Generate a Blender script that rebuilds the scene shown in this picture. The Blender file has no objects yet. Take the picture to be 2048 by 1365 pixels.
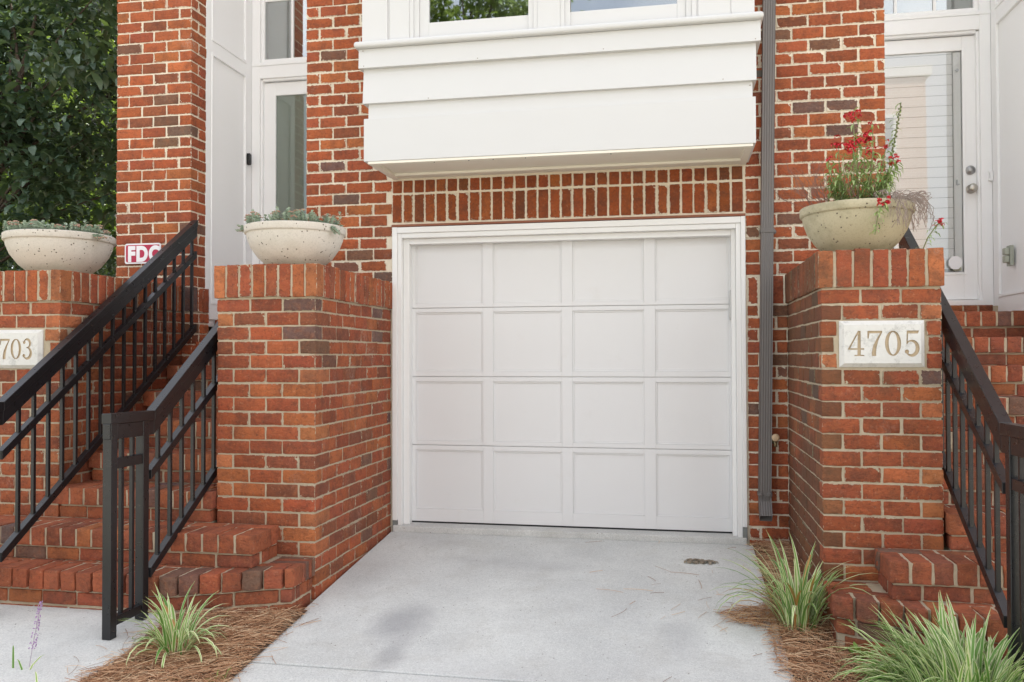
import bpy, bmesh, math, random
import numpy as np
from mathutils import Vector, Matrix
random.seed(7); rng = np.random.default_rng(11)
S = bpy.context.scene
COL = S.collection
PI = math.pi
ZB = 1.70                       # height of the moulded brick band under the pillar caps
BT = ZB + 0.19                  # top of that band
C = 0.0813                      # one brick course
M = 0.2067                      # one stretcher and its joint
PF = -1.30                      # front face of the pillars
BJ = 0.0092; J = 0.0112                       # mortar joint

# ------------------------------------------------------------------ objects
def link(o, parent=None):
    COL.objects.link(o)
    if parent is not None: o.parent = parent
    return o
def tag(o, label=None, cat=None, group=None, kind=None):
    if label: o['label'] = label
    if cat: o['category'] = cat
    if group: o['group'] = group
    if kind: o['kind'] = kind
    return o
def thing(name, label, cat, group=None):
    o = bpy.data.objects.new(name, None); o.empty_display_size = 0.1
    return tag(link(o), label, cat, group)

class MB:
    def __init__(s): s.v = []; s.f = []; s.uv = []; s.has_uv = False
    def add(s, vs, fs, uvs=None):
        b = len(s.v); s.v += [tuple(p) for p in vs]
        for i, f in enumerate(fs):
            s.f.append(tuple(b + k for k in f))
            if uvs: s.uv.append(uvs[i]); s.has_uv = True
            else: s.uv.append([(0, 0)] * len(f))
    def box(s, x0, x1, y0, y1, z0, z1):
        s.add([(x0,y0,z0),(x1,y0,z0),(x1,y1,z0),(x0,y1,z0),(x0,y0,z1),(x1,y0,z1),(x1,y1,z1),(x0,y1,z1)],
              [(0,3,2,1),(4,5,6,7),(0,1,5,4),(1,2,6,5),(2,3,7,6),(3,0,4,7)]); return s
    def hexa(s, p):      # eight corners: bottom four, top four
        s.add(p, [(0,3,2,1),(4,5,6,7),(0,1,5,4),(1,2,6,5),(2,3,7,6),(3,0,4,7)]); return s
    def prism(s, poly, a0, a1, axis='y'):
        n = len(poly)
        def P(u, v, a): return {'y': (u, a, v), 'x': (a, u, v), 'z': (u, v, a)}[axis]
        s.add([P(u, v, a0) for u, v in poly] + [P(u, v, a1) for u, v in poly],
              [tuple(range(n)), tuple(range(2*n-1, n-1, -1))] + [(i, n+i, n+(i+1) % n, (i+1) % n) for i in range(n)]); return s
    def tube(s, pts, r, n=8, cap=True):
        pts = [Vector(p) for p in pts]; m = len(pts)
        rs = r if isinstance(r, (list, tuple)) else [r]*m
        up = None; vs = []
        for i, p in enumerate(pts):
            t = (pts[min(i+1, m-1)] - pts[max(i-1, 0)]).normalized()
            if up is None: up = t.orthogonal().normalized()
            up = (up - t*up.dot(t)).normalized(); w = t.cross(up)
            for k in range(n):
                a = 2*PI*k/n; vs.append(p + (up*math.cos(a) + w*math.sin(a))*rs[i])
        fs = [(i*n+k, i*n+(k+1) % n, (i+1)*n+(k+1) % n, (i+1)*n+k) for i in range(m-1) for k in range(n)]
        if cap: fs += [tuple(range(n-1, -1, -1)), tuple((m-1)*n+k for k in range(n))]
        s.add(vs, fs); return s
    def lathe(s, prof, c, n=48, axis='z'):
        vs = []; m = len(prof)
        for r, h in prof:
            for k in range(n):
                a = 2*PI*k/n; u, v = r*math.cos(a), r*math.sin(a)
                vs.append({'z': (c[0]+u, c[1]+v, c[2]+h), 'y': (c[0]+u, c[1]+h, c[2]+v), 'x': (c[0]+h, c[1]+u, c[2]+v)}[axis])
        fs = [(i*n+k, i*n+(k+1) % n, (i+1)*n+(k+1) % n, (i+1)*n+k) for i in range(m-1) for k in range(n)]
        fs += [tuple(range(n-1, -1, -1)), tuple((m-1)*n+k for k in range(n))]
        s.add(vs, fs); return s
    def build(s, name, mat, parent=None, bevel=0, smooth=False, seg=2):
        me = bpy.data.meshes.new(name); me.from_pydata(s.v, [], s.f)
        if s.has_uv:
            l = me.uv_layers.new(name='UVMap'); l.data.foreach_set('uv', [c for f in s.uv for p in f for c in p])
        bm = bmesh.new(); bm.from_mesh(me)
        if not s.has_uv: bmesh.ops.recalc_face_normals(bm, faces=bm.faces)
        bm.to_mesh(me); bm.free()
        if smooth: me.polygons.foreach_set('use_smooth', [True]*len(me.polygons))
        me.materials.append(mat)
        o = bpy.data.objects.new(name, me); link(o, parent)
        if bevel:
            b = o.modifiers.new('bevel', 'BEVEL'); b.width = bevel; b.segments = seg; b.limit_method = 'ANGLE'; b.angle_limit = 0.6
        return o

# ------------------------------------------------------------------ materials
class NT:
    def __init__(s, name):
        s.m = bpy.data.materials.new(name); s.m.use_nodes = True; s.t = s.m.node_tree; s.t.nodes.clear()
        s.out = s.n('ShaderNodeOutputMaterial')
    def n(s, t, **kw):
        nd = s.t.nodes.new(t)
        for k, v in kw.items():
            if k.startswith('_'): setattr(nd, k[1:], v)
        return nd
    def l(s, a, b): s.t.links.new(a, b)
    def val(s, sock, v):
        if hasattr(v, 'is_output') or isinstance(v, bpy.types.NodeSocket): s.l(v, sock)
        else: sock.default_value = v
    def coord(s, which='Object'): return s.n('ShaderNodeTexCoord').outputs[which]
    def noise(s, scale, detail=4, rough=0.55, vec=None, dist=0, col=False):
        nd = s.n('ShaderNodeTexNoise'); nd.inputs['Scale'].default_value = scale; nd.inputs['Detail'].default_value = detail
        nd.inputs['Roughness'].default_value = rough; nd.inputs['Distortion'].default_value = dist
        s.l(vec if vec is not None else s.coord(), nd.inputs['Vector']); return nd.outputs['Color' if col else 'Fac']
    def ramp(s, fac, stops):
        nd = s.n('ShaderNodeValToRGB'); s.l(fac, nd.inputs[0]); e = nd.color_ramp.elements
        while len(e) < len(stops): e.new(0.5)
        for i, (p, c) in enumerate(stops):
            e[i].position = p; e[i].color = c if len(c) == 4 else (*c, 1)
        return nd.outputs[0]
    def step(s, fac, a, b): return s.ramp(fac, [(a, (0, 0, 0)), (b, (1, 1, 1))])
    def mix(s, fac, a, b, mode='MIX'):
        nd = s.n('ShaderNodeMix'); nd.data_type = 'RGBA'; nd.blend_type = mode
        s.val(nd.inputs[0], fac)
        for i, c in ((6, a), (7, b)):
            if isinstance(c, tuple): c = c if len(c) == 4 else (*c, 1)
            s.val(nd.inputs[i], c)
        return nd.outputs[2]
    def math(s, op, a, b=0.0, clamp=False):
        nd = s.n('ShaderNodeMath'); nd.operation = op; nd.use_clamp = clamp
        s.val(nd.inputs[0], a); s.val(nd.inputs[1], b); return nd.outputs[0]
    def attr(s, name, out='Color'):
        nd = s.n('ShaderNodeAttribute'); nd.attribute_name = name; return nd.outputs[out]
    def mapping(s, scale=(1,1,1), loc=(0,0,0), vec=None):
        nd = s.n('ShaderNodeMapping'); nd.inputs['Scale'].default_value = scale; nd.inputs['Location'].default_value = loc
        s.l(vec if vec is not None else s.coord(), nd.inputs['Vector']); return nd.outputs[0]
    def bump(s, h, strength=0.3, dist=0.01, normal=None):
        nd = s.n('ShaderNodeBump'); nd.inputs['Strength'].default_value = strength; nd.inputs['Distance'].default_value = dist
        s.l(h, nd.inputs['Height'])
        if normal is not None: s.l(normal, nd.inputs['Normal'])
        return nd.outputs[0]
    def bsdf(s, base, rough=0.7, metal=0, normal=None, spec=0.5, **kw):
        b = s.n('ShaderNodeBsdfPrincipled')
        if isinstance(base, tuple) and len(base) == 3: base = (*base, 1)
        s.val(b.inputs['Base Color'], base); s.val(b.inputs['Roughness'], rough); s.val(b.inputs['Metallic'], metal)
        s.val(b.inputs['Specular IOR Level'], spec)
        for k, v in kw.items(): s.val(b.inputs[k], v)
        if normal is not None: s.l(normal, b.inputs['Normal'])
        s.l(b.outputs[0], s.out.inputs[0]); return b

def mat_brick():
    t = NT('brick'); P = t.coord()
    tone = t.attr('tone'); ed = t.attr('ed', 'Fac')
    c = t.mix(t.math('MULTIPLY', t.step(t.noise(11, 4, 0.68, P), 0.44, 0.70), 0.9), tone, t.mix(0.66, tone, (0.105, 0.048, 0.034))); c = t.mix(t.math('MULTIPLY', t.step(t.noise(34, 5, 0.75, t.mapping((1, 1, 2.2), (3, 1, 2))), 0.54, 0.72), 0.55), c, (0.115, 0.052, 0.036))
    c = t.mix(t.math('MULTIPLY', t.step(t.noise(26, 4, 0.65, P, 0.6), 0.5, 0.75), 0.5), c, t.mix(0.45, tone, (0.60, 0.20, 0.07)))
    c = t.mix(t.math('MULTIPLY', t.step(t.noise(62, 4, 0.8, P), 0.53, 0.68), 0.62), c, (0.085, 0.036, 0.025)); c = t.mix(t.math('MULTIPLY', t.step(t.noise(58, 4, 0.8, t.mapping((1, 1, 1), (7, 3, 5))), 0.58, 0.72), 0.34), c, (0.62, 0.36, 0.23))
    pale = t.math('MULTIPLY', t.step(t.noise(2.3, 5, 0.7, P), 0.60, 0.74), t.step(t.noise(70, 4, 0.7, P), 0.45, 0.62))
    c = t.mix(t.math('MULTIPLY', pale, 0.5), c, (0.52, 0.40, 0.34))
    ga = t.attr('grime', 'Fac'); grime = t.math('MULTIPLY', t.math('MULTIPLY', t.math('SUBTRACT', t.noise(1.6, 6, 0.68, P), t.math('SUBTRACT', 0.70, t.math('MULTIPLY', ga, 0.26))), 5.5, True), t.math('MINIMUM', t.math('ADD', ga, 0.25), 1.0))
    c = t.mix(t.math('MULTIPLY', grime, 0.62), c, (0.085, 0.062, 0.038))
    # ragged mortar squeezed over the arrises
    n1 = t.noise(55, 3, 0.6, P); n2 = t.noise(7, 2, 0.5, P)
    lim = t.math('ADD', t.math('MULTIPLY', t.math('SUBTRACT', n1, 0.52), 1.25), t.math('MULTIPLY', t.math('SUBTRACT', n2, 0.5), 0.45))
    sm = t.math('GREATER_THAN', t.math('SUBTRACT', t.math('ADD', lim, t.attr('smear', 'Fac')), ed), 0.0)
    mor = t.mix(t.attr('mt', 'Fac'), t.mix(t.noise(90, 4, 0.7, P), (0.40, 0.33, 0.235), (0.57, 0.48, 0.35)), t.mix(t.noise(90, 4, 0.7, P), (0.66, 0.565, 0.435), (0.86, 0.78, 0.64)))
    mor = t.mix(grime, mor, (0.2, 0.17, 0.11))
    c = t.mix(sm, c, mor)
    h = t.math('ADD', t.math('MULTIPLY', t.noise(85, 5, 0.75, P), 0.8), t.noise(30, 4, 0.65, t.mapping((1, 1, 1.8))))
    h = t.math('ADD', h, t.math('MULTIPLY', sm, 0.5))
    t.bsdf(c, 0.92, normal=t.bump(h, 0.85, 0.010), spec=0.2); return t.m
def mat_mortar(name, a, b, st):
    t = NT(name); P = t.coord()
    c = t.mix(t.noise(60, 5, 0.7, P), a, b)
    c = t.mix(t.math('MULTIPLY', t.step(t.noise(1.3, 5, 0.6, P), 0.55, 0.75), st), c, (0.22, 0.18, 0.115))
    t.bsdf(c, 0.95, normal=t.bump(t.noise(110, 5, 0.75, P), 0.7, 0.008), spec=0.15); return t.m
def mat_white(name, col=(0.80, 0.80, 0.79), grain=(1, 1, 1), rough=0.45, dirt=0.25):
    t = NT(name); P = t.coord()
    c = t.mix(t.noise(2.2, 5, 0.6, P), tuple(k*0.965 for k in col), col)
    d = t.math('MULTIPLY', t.step(t.noise(5, 6, 0.7, P), 0.62, 0.8), dirt)
    c = t.mix(d, c, (0.55, 0.52, 0.46))
    sp = t.math('MULTIPLY', t.step(t.noise(150, 2, 0.5, P), 0.74, 0.78), 0.35)
    c = t.mix(sp, c, (0.45, 0.43, 0.40))
    h = t.noise(70, 4, 0.6, t.mapping(grain))
    t.bsdf(c, rough, normal=t.bump(h, 0.10, 0.004), spec=0.4); return t.m
def mat_concrete(name, a, b, stains=(), dark=(0.20, 0.195, 0.20), grain=150):
    t = NT(name); P = t.coord()
    c = t.mix(t.step(t.noise(1.3, 6, 0.62, P), 0.33, 0.67), tuple(k*0.90 for k in a), tuple(min(1, k*1.05) for k in b))
    c = t.mix(t.math('MULTIPLY', t.step(t.noise(grain, 3, 0.7, P), 0.42, 0.66), 0.55), c, tuple(min(.95, k*1.30) for k in b))
    c = t.mix(t.math('MULTIPLY', t.step(t.noise(grain*0.8, 3, 0.75, P), 0.52, 0.70), 0.60), c, tuple(k*0.62 for k in a))
    c = t.mix(t.math('MULTIPLY', t.step(t.noise(3.3, 7, 0.72, P, 0.4), 0.50, 0.72), 0.30), c, (0.35, 0.32, 0.27))
    c = t.mix(t.math('MULTIPLY', t.step(t.noise(48, 5, 0.8, P), 0.46, 0.68), 0.26), c, tuple(k*0.66 for k in a)); c = t.mix(t.math('MULTIPLY', t.step(t.noise(52, 4, 0.8, t.mapping((1, 1, 1), (9, 2, 4))), 0.52, 0.70), 0.22), c, tuple(min(.95, k*1.3) for k in b))
    spk = t.n('ShaderNodeTexVoronoi'); spk.inputs['Scale'].default_value = 28; t.l(P, spk.inputs['Vector'])
    c = t.mix(t.math('MULTIPLY', t.math('LESS_THAN', spk.outputs['Distance'], 0.10), t.step(t.noise(5, 3, 0.6, P), 0.52, 0.56)), c, (0.17, 0.15, 0.125))
    c = t.mix(t.math('MULTIPLY', t.step(t.noise(0.9, 4, 0.6, t.mapping((1, 1, 1), (4.2, 1.7, 0))), 0.5, 0.68), 0.22), c, (0.33, 0.33, 0.34))
    for (x, y, sx, sy, k) in stains:
        mp = t.mapping((1/sx, 1/sy, 0.0), (-x/sx, -y/sy, 0))
        wob = t.n('ShaderNodeVectorMath'); wob.operation = 'ADD'
        ns = t.n('ShaderNodeVectorMath'); ns.operation = 'SCALE'; ns.inputs[3].default_value = 0.9
        t.l(t.noise(6, 4, 0.6, P, col=True), ns.inputs[0]); t.l(mp, wob.inputs[0]); t.l(ns.outputs[0], wob.inputs[1])
        sb = t.n('ShaderNodeVectorMath'); sb.operation = 'SUBTRACT'; sb.inputs[1].default_value = (0.45, 0.45, 0.45)
        t.l(wob.outputs[0], sb.inputs[0])
        ml = t.n('ShaderNodeVectorMath'); ml.operation = 'MULTIPLY'; ml.inputs[1].default_value = (1, 1, 0); t.l(sb.outputs[0], ml.inputs[0])
        ln = t.n('ShaderNodeVectorMath'); ln.operation = 'LENGTH'; t.l(ml.outputs[0], ln.inputs[0])
        f = t.math('MULTIPLY', t.ramp(ln.outputs['Value'], [(0.25, (1, 1, 1)), (0.95, (0, 0, 0))]), k)
        c = t.mix(f, c, dark)
    h = t.math('ADD', t.noise(grain, 4, 0.7, P), t.noise(9, 4, 0.6, P))
    h = t.math('ADD', h, t.math('MULTIPLY', t.noise(90, 3, 0.6, t.mapping((0.05, 1, 1))), 0.8))
    t.bsdf(c, 0.9, normal=t.bump(h, 0.45, 0.004), spec=0.25); return t.m
def mat_metal(name, col, rough=0.35, bumpy=0.05):
    t = NT(name); P = t.coord()
    c = t.mix(t.noise(14, 5, 0.6, P), col, tuple(min(1, k*1.12) for k in col))
    r = t.math('ADD', t.math('MULTIPLY', t.noise(30, 4, 0.6, P), 0.2), rough - 0.1)
    t.bsdf(c, r, normal=t.bump(t.noise(160, 3, 0.6, P), bumpy, 0.002), spec=0.5); return t.m
def mat_plain(name, col, rough=0.6, metal=0, var=0.15, scale=20, spec=0.4):
    t = NT(name); c = t.mix(t.noise(scale, 4, 0.6), tuple(k*(1-var) for k in col), tuple(min(1, k*(1+var)) for k in col))
    t.bsdf(c, rough, metal, spec=spec); return t.m
def mat_bowl(name, a, b, stain):
    t = NT(name); P = t.coord()
    c = t.mix(t.noise(3, 5, 0.6, P), a, b)
    c = t.mix(t.math('MULTIPLY', t.step(t.noise(110, 4, 0.8, P), 0.5, 0.68), 0.42), c, tuple(k*0.62 for k in a))
    c = t.mix(t.math('MULTIPLY', t.step(t.noise(4.5, 6, 0.7, P), 0.5, 0.75), stain), c, (0.20, 0.185, 0.11))
    pit = t.n('ShaderNodeTexVoronoi'); pit.inputs['Scale'].default_value = 42; t.l(P, pit.inputs['Vector'])
    pm = t.math('MULTIPLY', t.math('LESS_THAN', pit.outputs['Distance'], 0.19), t.step(t.noise(16, 3, 0.6, P), 0.50, 0.54))
    c = t.mix(pm, c, (0.12, 0.10, 0.075))
    h = t.math('SUBTRACT', t.math('MULTIPLY', t.noise(200, 4, 0.7, P), 0.4), pm)
    t.bsdf(c, 0.9, normal=t.bump(h, 0.6, 0.005), spec=0.2); return t.m
def mat_leaf(name, a, b, trans=0.35, rough=0.45, spec=0.4):
    t = NT(name); P = t.coord()
    rnd = t.attr('rnd', 'Fac')
    c = t.mix(rnd, a, b); c = t.mix(t.math('MULTIPLY', t.noise(30, 3), 0.5), c, tuple(k*0.6 for k in a))
    bs = t.bsdf(c, rough, spec=spec)
    tr = t.n('ShaderNodeBsdfTranslucent'); t.l(t.mix(0.5, c, (0.30, 0.42, 0.05)), tr.inputs[0])
    mx = t.n('ShaderNodeMixShader'); mx.inputs[0].default_value = trans
    t.l(bs.outputs[0], mx.inputs[1]); t.l(tr.outputs[0], mx.inputs[2]); t.l(mx.outputs[0], t.out.inputs[0]); return t.m
def mat_blade():
    t = NT('striped_blade'); uv = t.coord('UV')
    sp = t.n('ShaderNodeSeparateXYZ'); t.l(uv, sp.inputs[0])
    d = t.math('ABSOLUTE', t.math('SUBTRACT', sp.outputs[0], 0.5))
    edge = t.step(t.math('ADD', d, t.math('MULTIPLY', t.math('SUBTRACT', t.attr('rnd', 'Fac'), 0.5), 0.26)), 0.27, 0.34)
    g = t.mix(t.attr('rnd', 'Fac'), (0.11, 0.25, 0.045), (0.30, 0.49, 0.11))
    c = t.mix(edge, g, (0.80, 0.83, 0.52))
    tip = t.math('MULTIPLY', t.step(sp.outputs[1], 0.9, 1.0), 0.4); c = t.mix(tip, c, (0.48, 0.34, 0.12))
    bs = t.bsdf(c, 0.4, spec=0.4); tr = t.n('ShaderNodeBsdfTranslucent'); t.l(c, tr.inputs[0])
    mx = t.n('ShaderNodeMixShader'); mx.inputs[0].default_value = 0.25
    t.l(bs.outputs[0], mx.inputs[1]); t.l(tr.outputs[0], mx.inputs[2]); t.l(mx.outputs[0], t.out.inputs[0]); return t.m
def mat_glass(name, tint=(0.86, 0.9, 0.88), boost=4.0):
    t = NT(name)
    fr = t.n('ShaderNodeFresnel'); fr.inputs[0].default_value = 1.52
    f = t.math('MULTIPLY', fr.outputs[0], boost, True)
    tr = t.n('ShaderNodeBsdfTransparent'); tr.inputs[0].default_value = (*tint, 1)
    gl = t.n('ShaderNodeBsdfGlossy'); gl.inputs['Roughness'].default_value = 0.015
    t.l(t.bump(t.noise(1.4, 2, 0.5), 0.02, 0.02), gl.inputs['Normal'])
    mx = t.n('ShaderNodeMixShader'); t.l(f, mx.inputs[0]); t.l(tr.outputs[0], mx.inputs[1]); t.l(gl.outputs[0], mx.inputs[2])
    t.l(mx.outputs[0], t.out.inputs[0]); return t.m

BRICK = mat_brick(); MORTAR = mat_mortar('tan_mortar', (0.40, 0.33, 0.235), (0.58, 0.49, 0.36), 0.45); MORTAR_W = mat_mortar('cream_mortar', (0.66, 0.565, 0.435), (0.86, 0.78, 0.64), 0.12)
WHITE = mat_white('white_paint'); WHITE_BAY = mat_white('bay_white_lowered', (0.62, 0.617, 0.612), (0.6, 6, 40), 0.45, 0.12)  # bay white darkened to hold down the stronger light up there
WHITE_G = mat_white('garage_paint', (0.715, 0.712, 0.71), (1, 1, 3), 0.42, 0.25); WHITE_F = mat_white('frame_paint', (0.80, 0.795, 0.78), (1, 1, 1), 0.45, 0.25)
WHITE_E = mat_white('entry_white_raised', (0.90, 0.90, 0.90), (1, 1, 1), 0.45, 0.08)  # same white, lightened to offset the shade inside the recesses
TRIM_C = mat_white('soffit_bounce_cream', (0.80, 0.76, 0.66), (1, 1, 1), 0.6, 0.3)  # warm light bounced off the driveway is put into this cream
DRIVE = mat_concrete('driveway_concrete', (0.515, 0.52, 0.505), (0.60, 0.605, 0.58),
                     ((-1.40, -1.56, 0.20, 0.34, 0.55), (-1.32, -1.95, 0.10, 0.28, 0.45), (0.02, -1.55, 0.16, 0.34, 0.28), (-0.85, -0.62, 0.55, 0.12, 0.18), (-1.25, -0.55, 0.35, 0.10, 0.15)), (0.24, 0.235, 0.25))
WALK = mat_concrete('walkway_concrete', (0.56, 0.56, 0.535), (0.64, 0.64, 0.605))
SLAB = mat_concrete('slab_concrete', (0.51, 0.51, 0.49), (0.59, 0.585, 0.56))
BLACK = mat_metal('black_railing_paint', (0.010, 0.010, 0.0115), 0.30, 0.02)
SPOUT = mat_metal('grey_downspout_paint', (0.135, 0.122, 0.115), 0.5, 0.1)
STEEL = mat_plain('satin_nickel', (0.50, 0.47, 0.42), 0.3, 1.0, 0.1)
DARK = mat_plain('dark_rubber', (0.02, 0.021, 0.022), 0.6)
GLASS = mat_glass('window_glass', boost=8.0); GLASS_L = mat_glass('left_door_glass', boost=1.6); GLASS_D = mat_glass('door_glass', (0.985, 0.99, 0.99), 2.2)

# ------------------------------------------------------------------ bricks
TONES = [((0.425, 0.114, 0.048), 0.44), ((0.360, 0.096, 0.046), 0.33), ((0.47, 0.145, 0.055), 0.10), ((0.285, 0.094, 0.050), 0.08), ((0.215, 0.110, 0.072), 0.037), ((0.185, 0.112, 0.092), 0.013)]
TP = np.array([w for _, w in TONES]); TP /= TP.sum()
ORANGE = (0.50, 0.172, 0.072); DUSKY = (0.13, 0.085, 0.075)
class Bricks:
    def __init__(s, scale=0.022, smear=0.0, grime=0.3, tint=(1, 1, 1), mt=0.0):
        s.V = []; s.F = []; s.T = []; s.E = []; s.SM = []; s.G = []; s.n = 0; s.sc = scale; s.smear = smear; s.grime = grime; s.tint = np.array(tint); s.mt = mt
    def box(s, x0, x1, y0, y1, z0, z1, tone=None, jit=0.0018, tilt=0.002, smear=None, warp=None, grime=None):
        lo = np.array([min(x0, x1), min(y0, y1), min(z0, z1)]); hi = np.array([max(x0, x1), max(y0, y1), max(z0, z1)])
        if tone is None: tone = TONES[rng.choice(len(TONES), p=TP)][0]
        tone = np.array(tone) * 0.97 * s.tint * (1 + rng.normal(0, 0.08)) * (1 + rng.normal(0, 0.03, 3))
        g = []
        for a in range(3):
            L = hi[a] - lo[a]; k = max(1, int(round((L - 0.008)/s.sc)))
            g.append(np.concatenate([[lo[a]], np.linspace(lo[a]+0.004, hi[a]-0.004, k+1), [hi[a]]]))
        k1 = rng.normal(0, 1, (3, 3))*75; p1 = rng.uniform(0, 6.28, 3); k2 = rng.normal(0, 1, (3, 3))*190; p2 = rng.uniform(0, 6.28, 3)
        off = rng.normal(0, tilt*0.5, 3); ctr = (lo+hi)/2; rx = rng.normal(0, tilt*2.2, 3)
        sm = (s.smear if smear is None else smear) + rng.normal(0, 0.12)
        for a in range(3):
            b, c = (a+1) % 3, (a+2) % 3
            for side in (0, 1):
                U, W = np.meshgrid(g[b], g[c], indexing='ij'); P = np.empty(U.shape+(3,))
                P[..., b] = U; P[..., c] = W; P[..., a] = (lo, hi)[side][a]
                d = np.minimum(np.minimum(U-lo[b], hi[b]-U), np.minimum(W-lo[c], hi[c]-W))
                nu, nw = U.shape; P = P.reshape(-1, 3)
                cnt = ((P - lo) < 1e-6).astype(int) + ((hi - P) < 1e-6).astype(int)
                onedge = cnt.sum(1) >= 2
                inward = ((P - lo) < 1e-6).astype(float) - ((hi - P) < 1e-6).astype(float)
                Q = P + inward*0.0013*onedge[:, None]
                Q = Q + jit*(0.7*np.sin(P@k1.T + p1) + 0.6*np.sin(P@k2.T + p2))*(0.55+0.45*onedge[:, None])
                r = Q - ctr; Q = Q + off + np.cross(rx, r)
                if warp is not None: Q = warp(Q)
                idx = np.arange(nu*nw).reshape(nu, nw) + s.n
                q = np.stack([idx[:-1, :-1], idx[1:, :-1], idx[1:, 1:], idx[:-1, 1:]], -1).reshape(-1, 4)
                if side == 0: q = q[:, ::-1]
                s.V.append(Q); s.F.append(q); m = len(Q)
                s.T.append(np.tile(np.append(tone, 1), (m, 1))); s.E.append(np.clip(d.reshape(-1)/0.016, 0, 1.6))
                s.SM.append(np.full(m, sm)); s.G.append(np.full(m, s.grime if grime is None else grime)); s.n += m
    def build(s, name, parent=None, mat=None):
        V = np.concatenate(s.V).astype(np.float32); F = np.concatenate(s.F).astype(np.int32)
        me = bpy.data.meshes.new(name); me.vertices.add(len(V)); me.vertices.foreach_set('co', V.ravel())
        me.loops.add(F.size); me.loops.foreach_set('vertex_index', F.ravel()); me.polygons.add(len(F))
        me.polygons.foreach_set('loop_start', np.arange(0, F.size, 4, dtype=np.int32))
        me.polygons.foreach_set('loop_total', np.full(len(F), 4, dtype=np.int32)); me.update(calc_edges=True)
        a = me.attributes.new('tone', 'FLOAT_COLOR', 'POINT'); a.data.foreach_set('color', np.concatenate(s.T).astype(np.float32).ravel())
        for nm, arr in (('ed', s.E), ('smear', s.SM), ('grime', s.G), ('mt', [np.full(len(V), s.mt)])):
            a = me.attributes.new(nm, 'FLOAT', 'POINT'); a.data.foreach_set('value', np.concatenate(arr).astype(np.float32))
        me.polygons.foreach_set('use_smooth', [True]*len(me.polygons))
        me.materials.append(mat or BRICK); o = bpy.data.objects.new(name, me); link(o, parent); return o
def segs(a, b, phase, m=M, j=J, mn=0.03):
    """brick spans from a to b with head joints at phase + k m"""
    js = []; k = math.floor((a - phase)/m)
    while phase + k*m < b + m:
        p = phase + k*m
        if a + 0.008 < p < b - 0.008: js.append(p)
        k += 1
    e = [a] + js + [b]; out = []
    for i in range(len(e)-1):
        l = e[i] + (j/2 if i else 0); r = e[i+1] - (j/2 if i < len(e)-2 else 0)
        if r - l > mn: out.append((l + random.uniform(-.002, .002)*(i > 0), r + random.uniform(-.003, .003)*(i < len(e)-2)))
    return out
def courses_up(z0, zmax):
    k = 0; r = []
    while z0 + k*C < zmax: r.append((z0 + k*C + BJ/2, z0 + (k+1)*C - BJ/2, k)); k += 1
    return r
def courses_down(z0, zmin):
    k = 0; r = []
    while z0 - k*C > zmin: r.append((z0 - (k+1)*C + BJ/2, z0 - k*C - BJ/2 - (0.004 if k == 0 else 0), k)); k += 1
    return r

# ------------------------------------------------------------------ the townhouse
HOUSE = thing('townhouse', 'red brick townhouse front with white bay above garage door', 'townhouse')
WL, WR = -2.637, 1.345          # main wall between the two entry recesses
PL, PR = -4.19, -3.563          # pier at the left end
TOPZ = 4.42
b = Bricks(smear=0.05, grime=0.14, mt=1.0)
for za, zb, k in courses_up(BT, TOPZ):
    for l, r in segs(WL, -1.982, WL + (M if k % 2 else M/2)): b.box(l, r, 0, 0.07, za, zb, smear=0.12)
    for l, r in segs(0.470, WR, WR - (0.78*M if k % 2 else 0.27*M)): b.box(l, r, 0, 0.07, za, zb, smear=0.10)
    # return of the wall into the left recess
    if k % 2: b.box(WL, WL+0.07, 0.085, 0.19, za, zb)
    else: b.box(WL, WL+0.07, 0.12, 0.20, za, zb)
    for i in (0,): b.box(WR-0.07, WR, 0.085, 0.19, za, zb)
for za, zb, k in courses_down(ZB, 0.05):
    for l, r in segs(0.478, 0.729, 0.66 if k % 2 else 0.55): b.box(l, r, 0, 0.07, za, zb, smear=0.0)
    if k < 12:
        for l, r in segs(WL, -2.59, WL+0.2): b.box(l, r, 0, 0.07, za, zb)
x = 0.478
while x < 0.73: b.box(x, x+0.066, 0, 0.07, ZB+0.003, BT-0.006); x += 0.0813
b.build('brick_wall', HOUSE)
lint = Bricks(smear=0.08, grime=0.1, tint=(0.74, 0.72, 0.58), mt=0.8)
for i in range(30):
    xa = -1.975 + i*0.0813
    lint.box(xa, xa+0.0685, -0.003, 0.08, 2.318, 2.516, smear=0.12, tilt=0.0015)
    lint.box(xa+0.001, xa+0.0685, -0.003, 0.08, 2.531, 2.617, smear=-0.05, tilt=0.001)
lint.build('lintel_bricks', HOUSE)
# mortar core of the wall, pier and lintel
m = MB()
m.box(WL+0.005, -1.965, 0.005, 0.19, 0.0, TOPZ); m.box(0.459, WR-0.005, 0.005, 0.19, 0.0, TOPZ); m.box(-1.965, 0.459, 0.0035, 0.19, 2.30, 3.20)
m.build('mortar_bed', MORTAR_W, HOUSE)
MB().box(-1.980, 0.468, -0.010, 0.09, 2.288, 2.303).build('lintel_angle', mat_plain('rusty_lintel', (0.26, 0.10, 0.06), 0.8), HOUSE)
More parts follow.
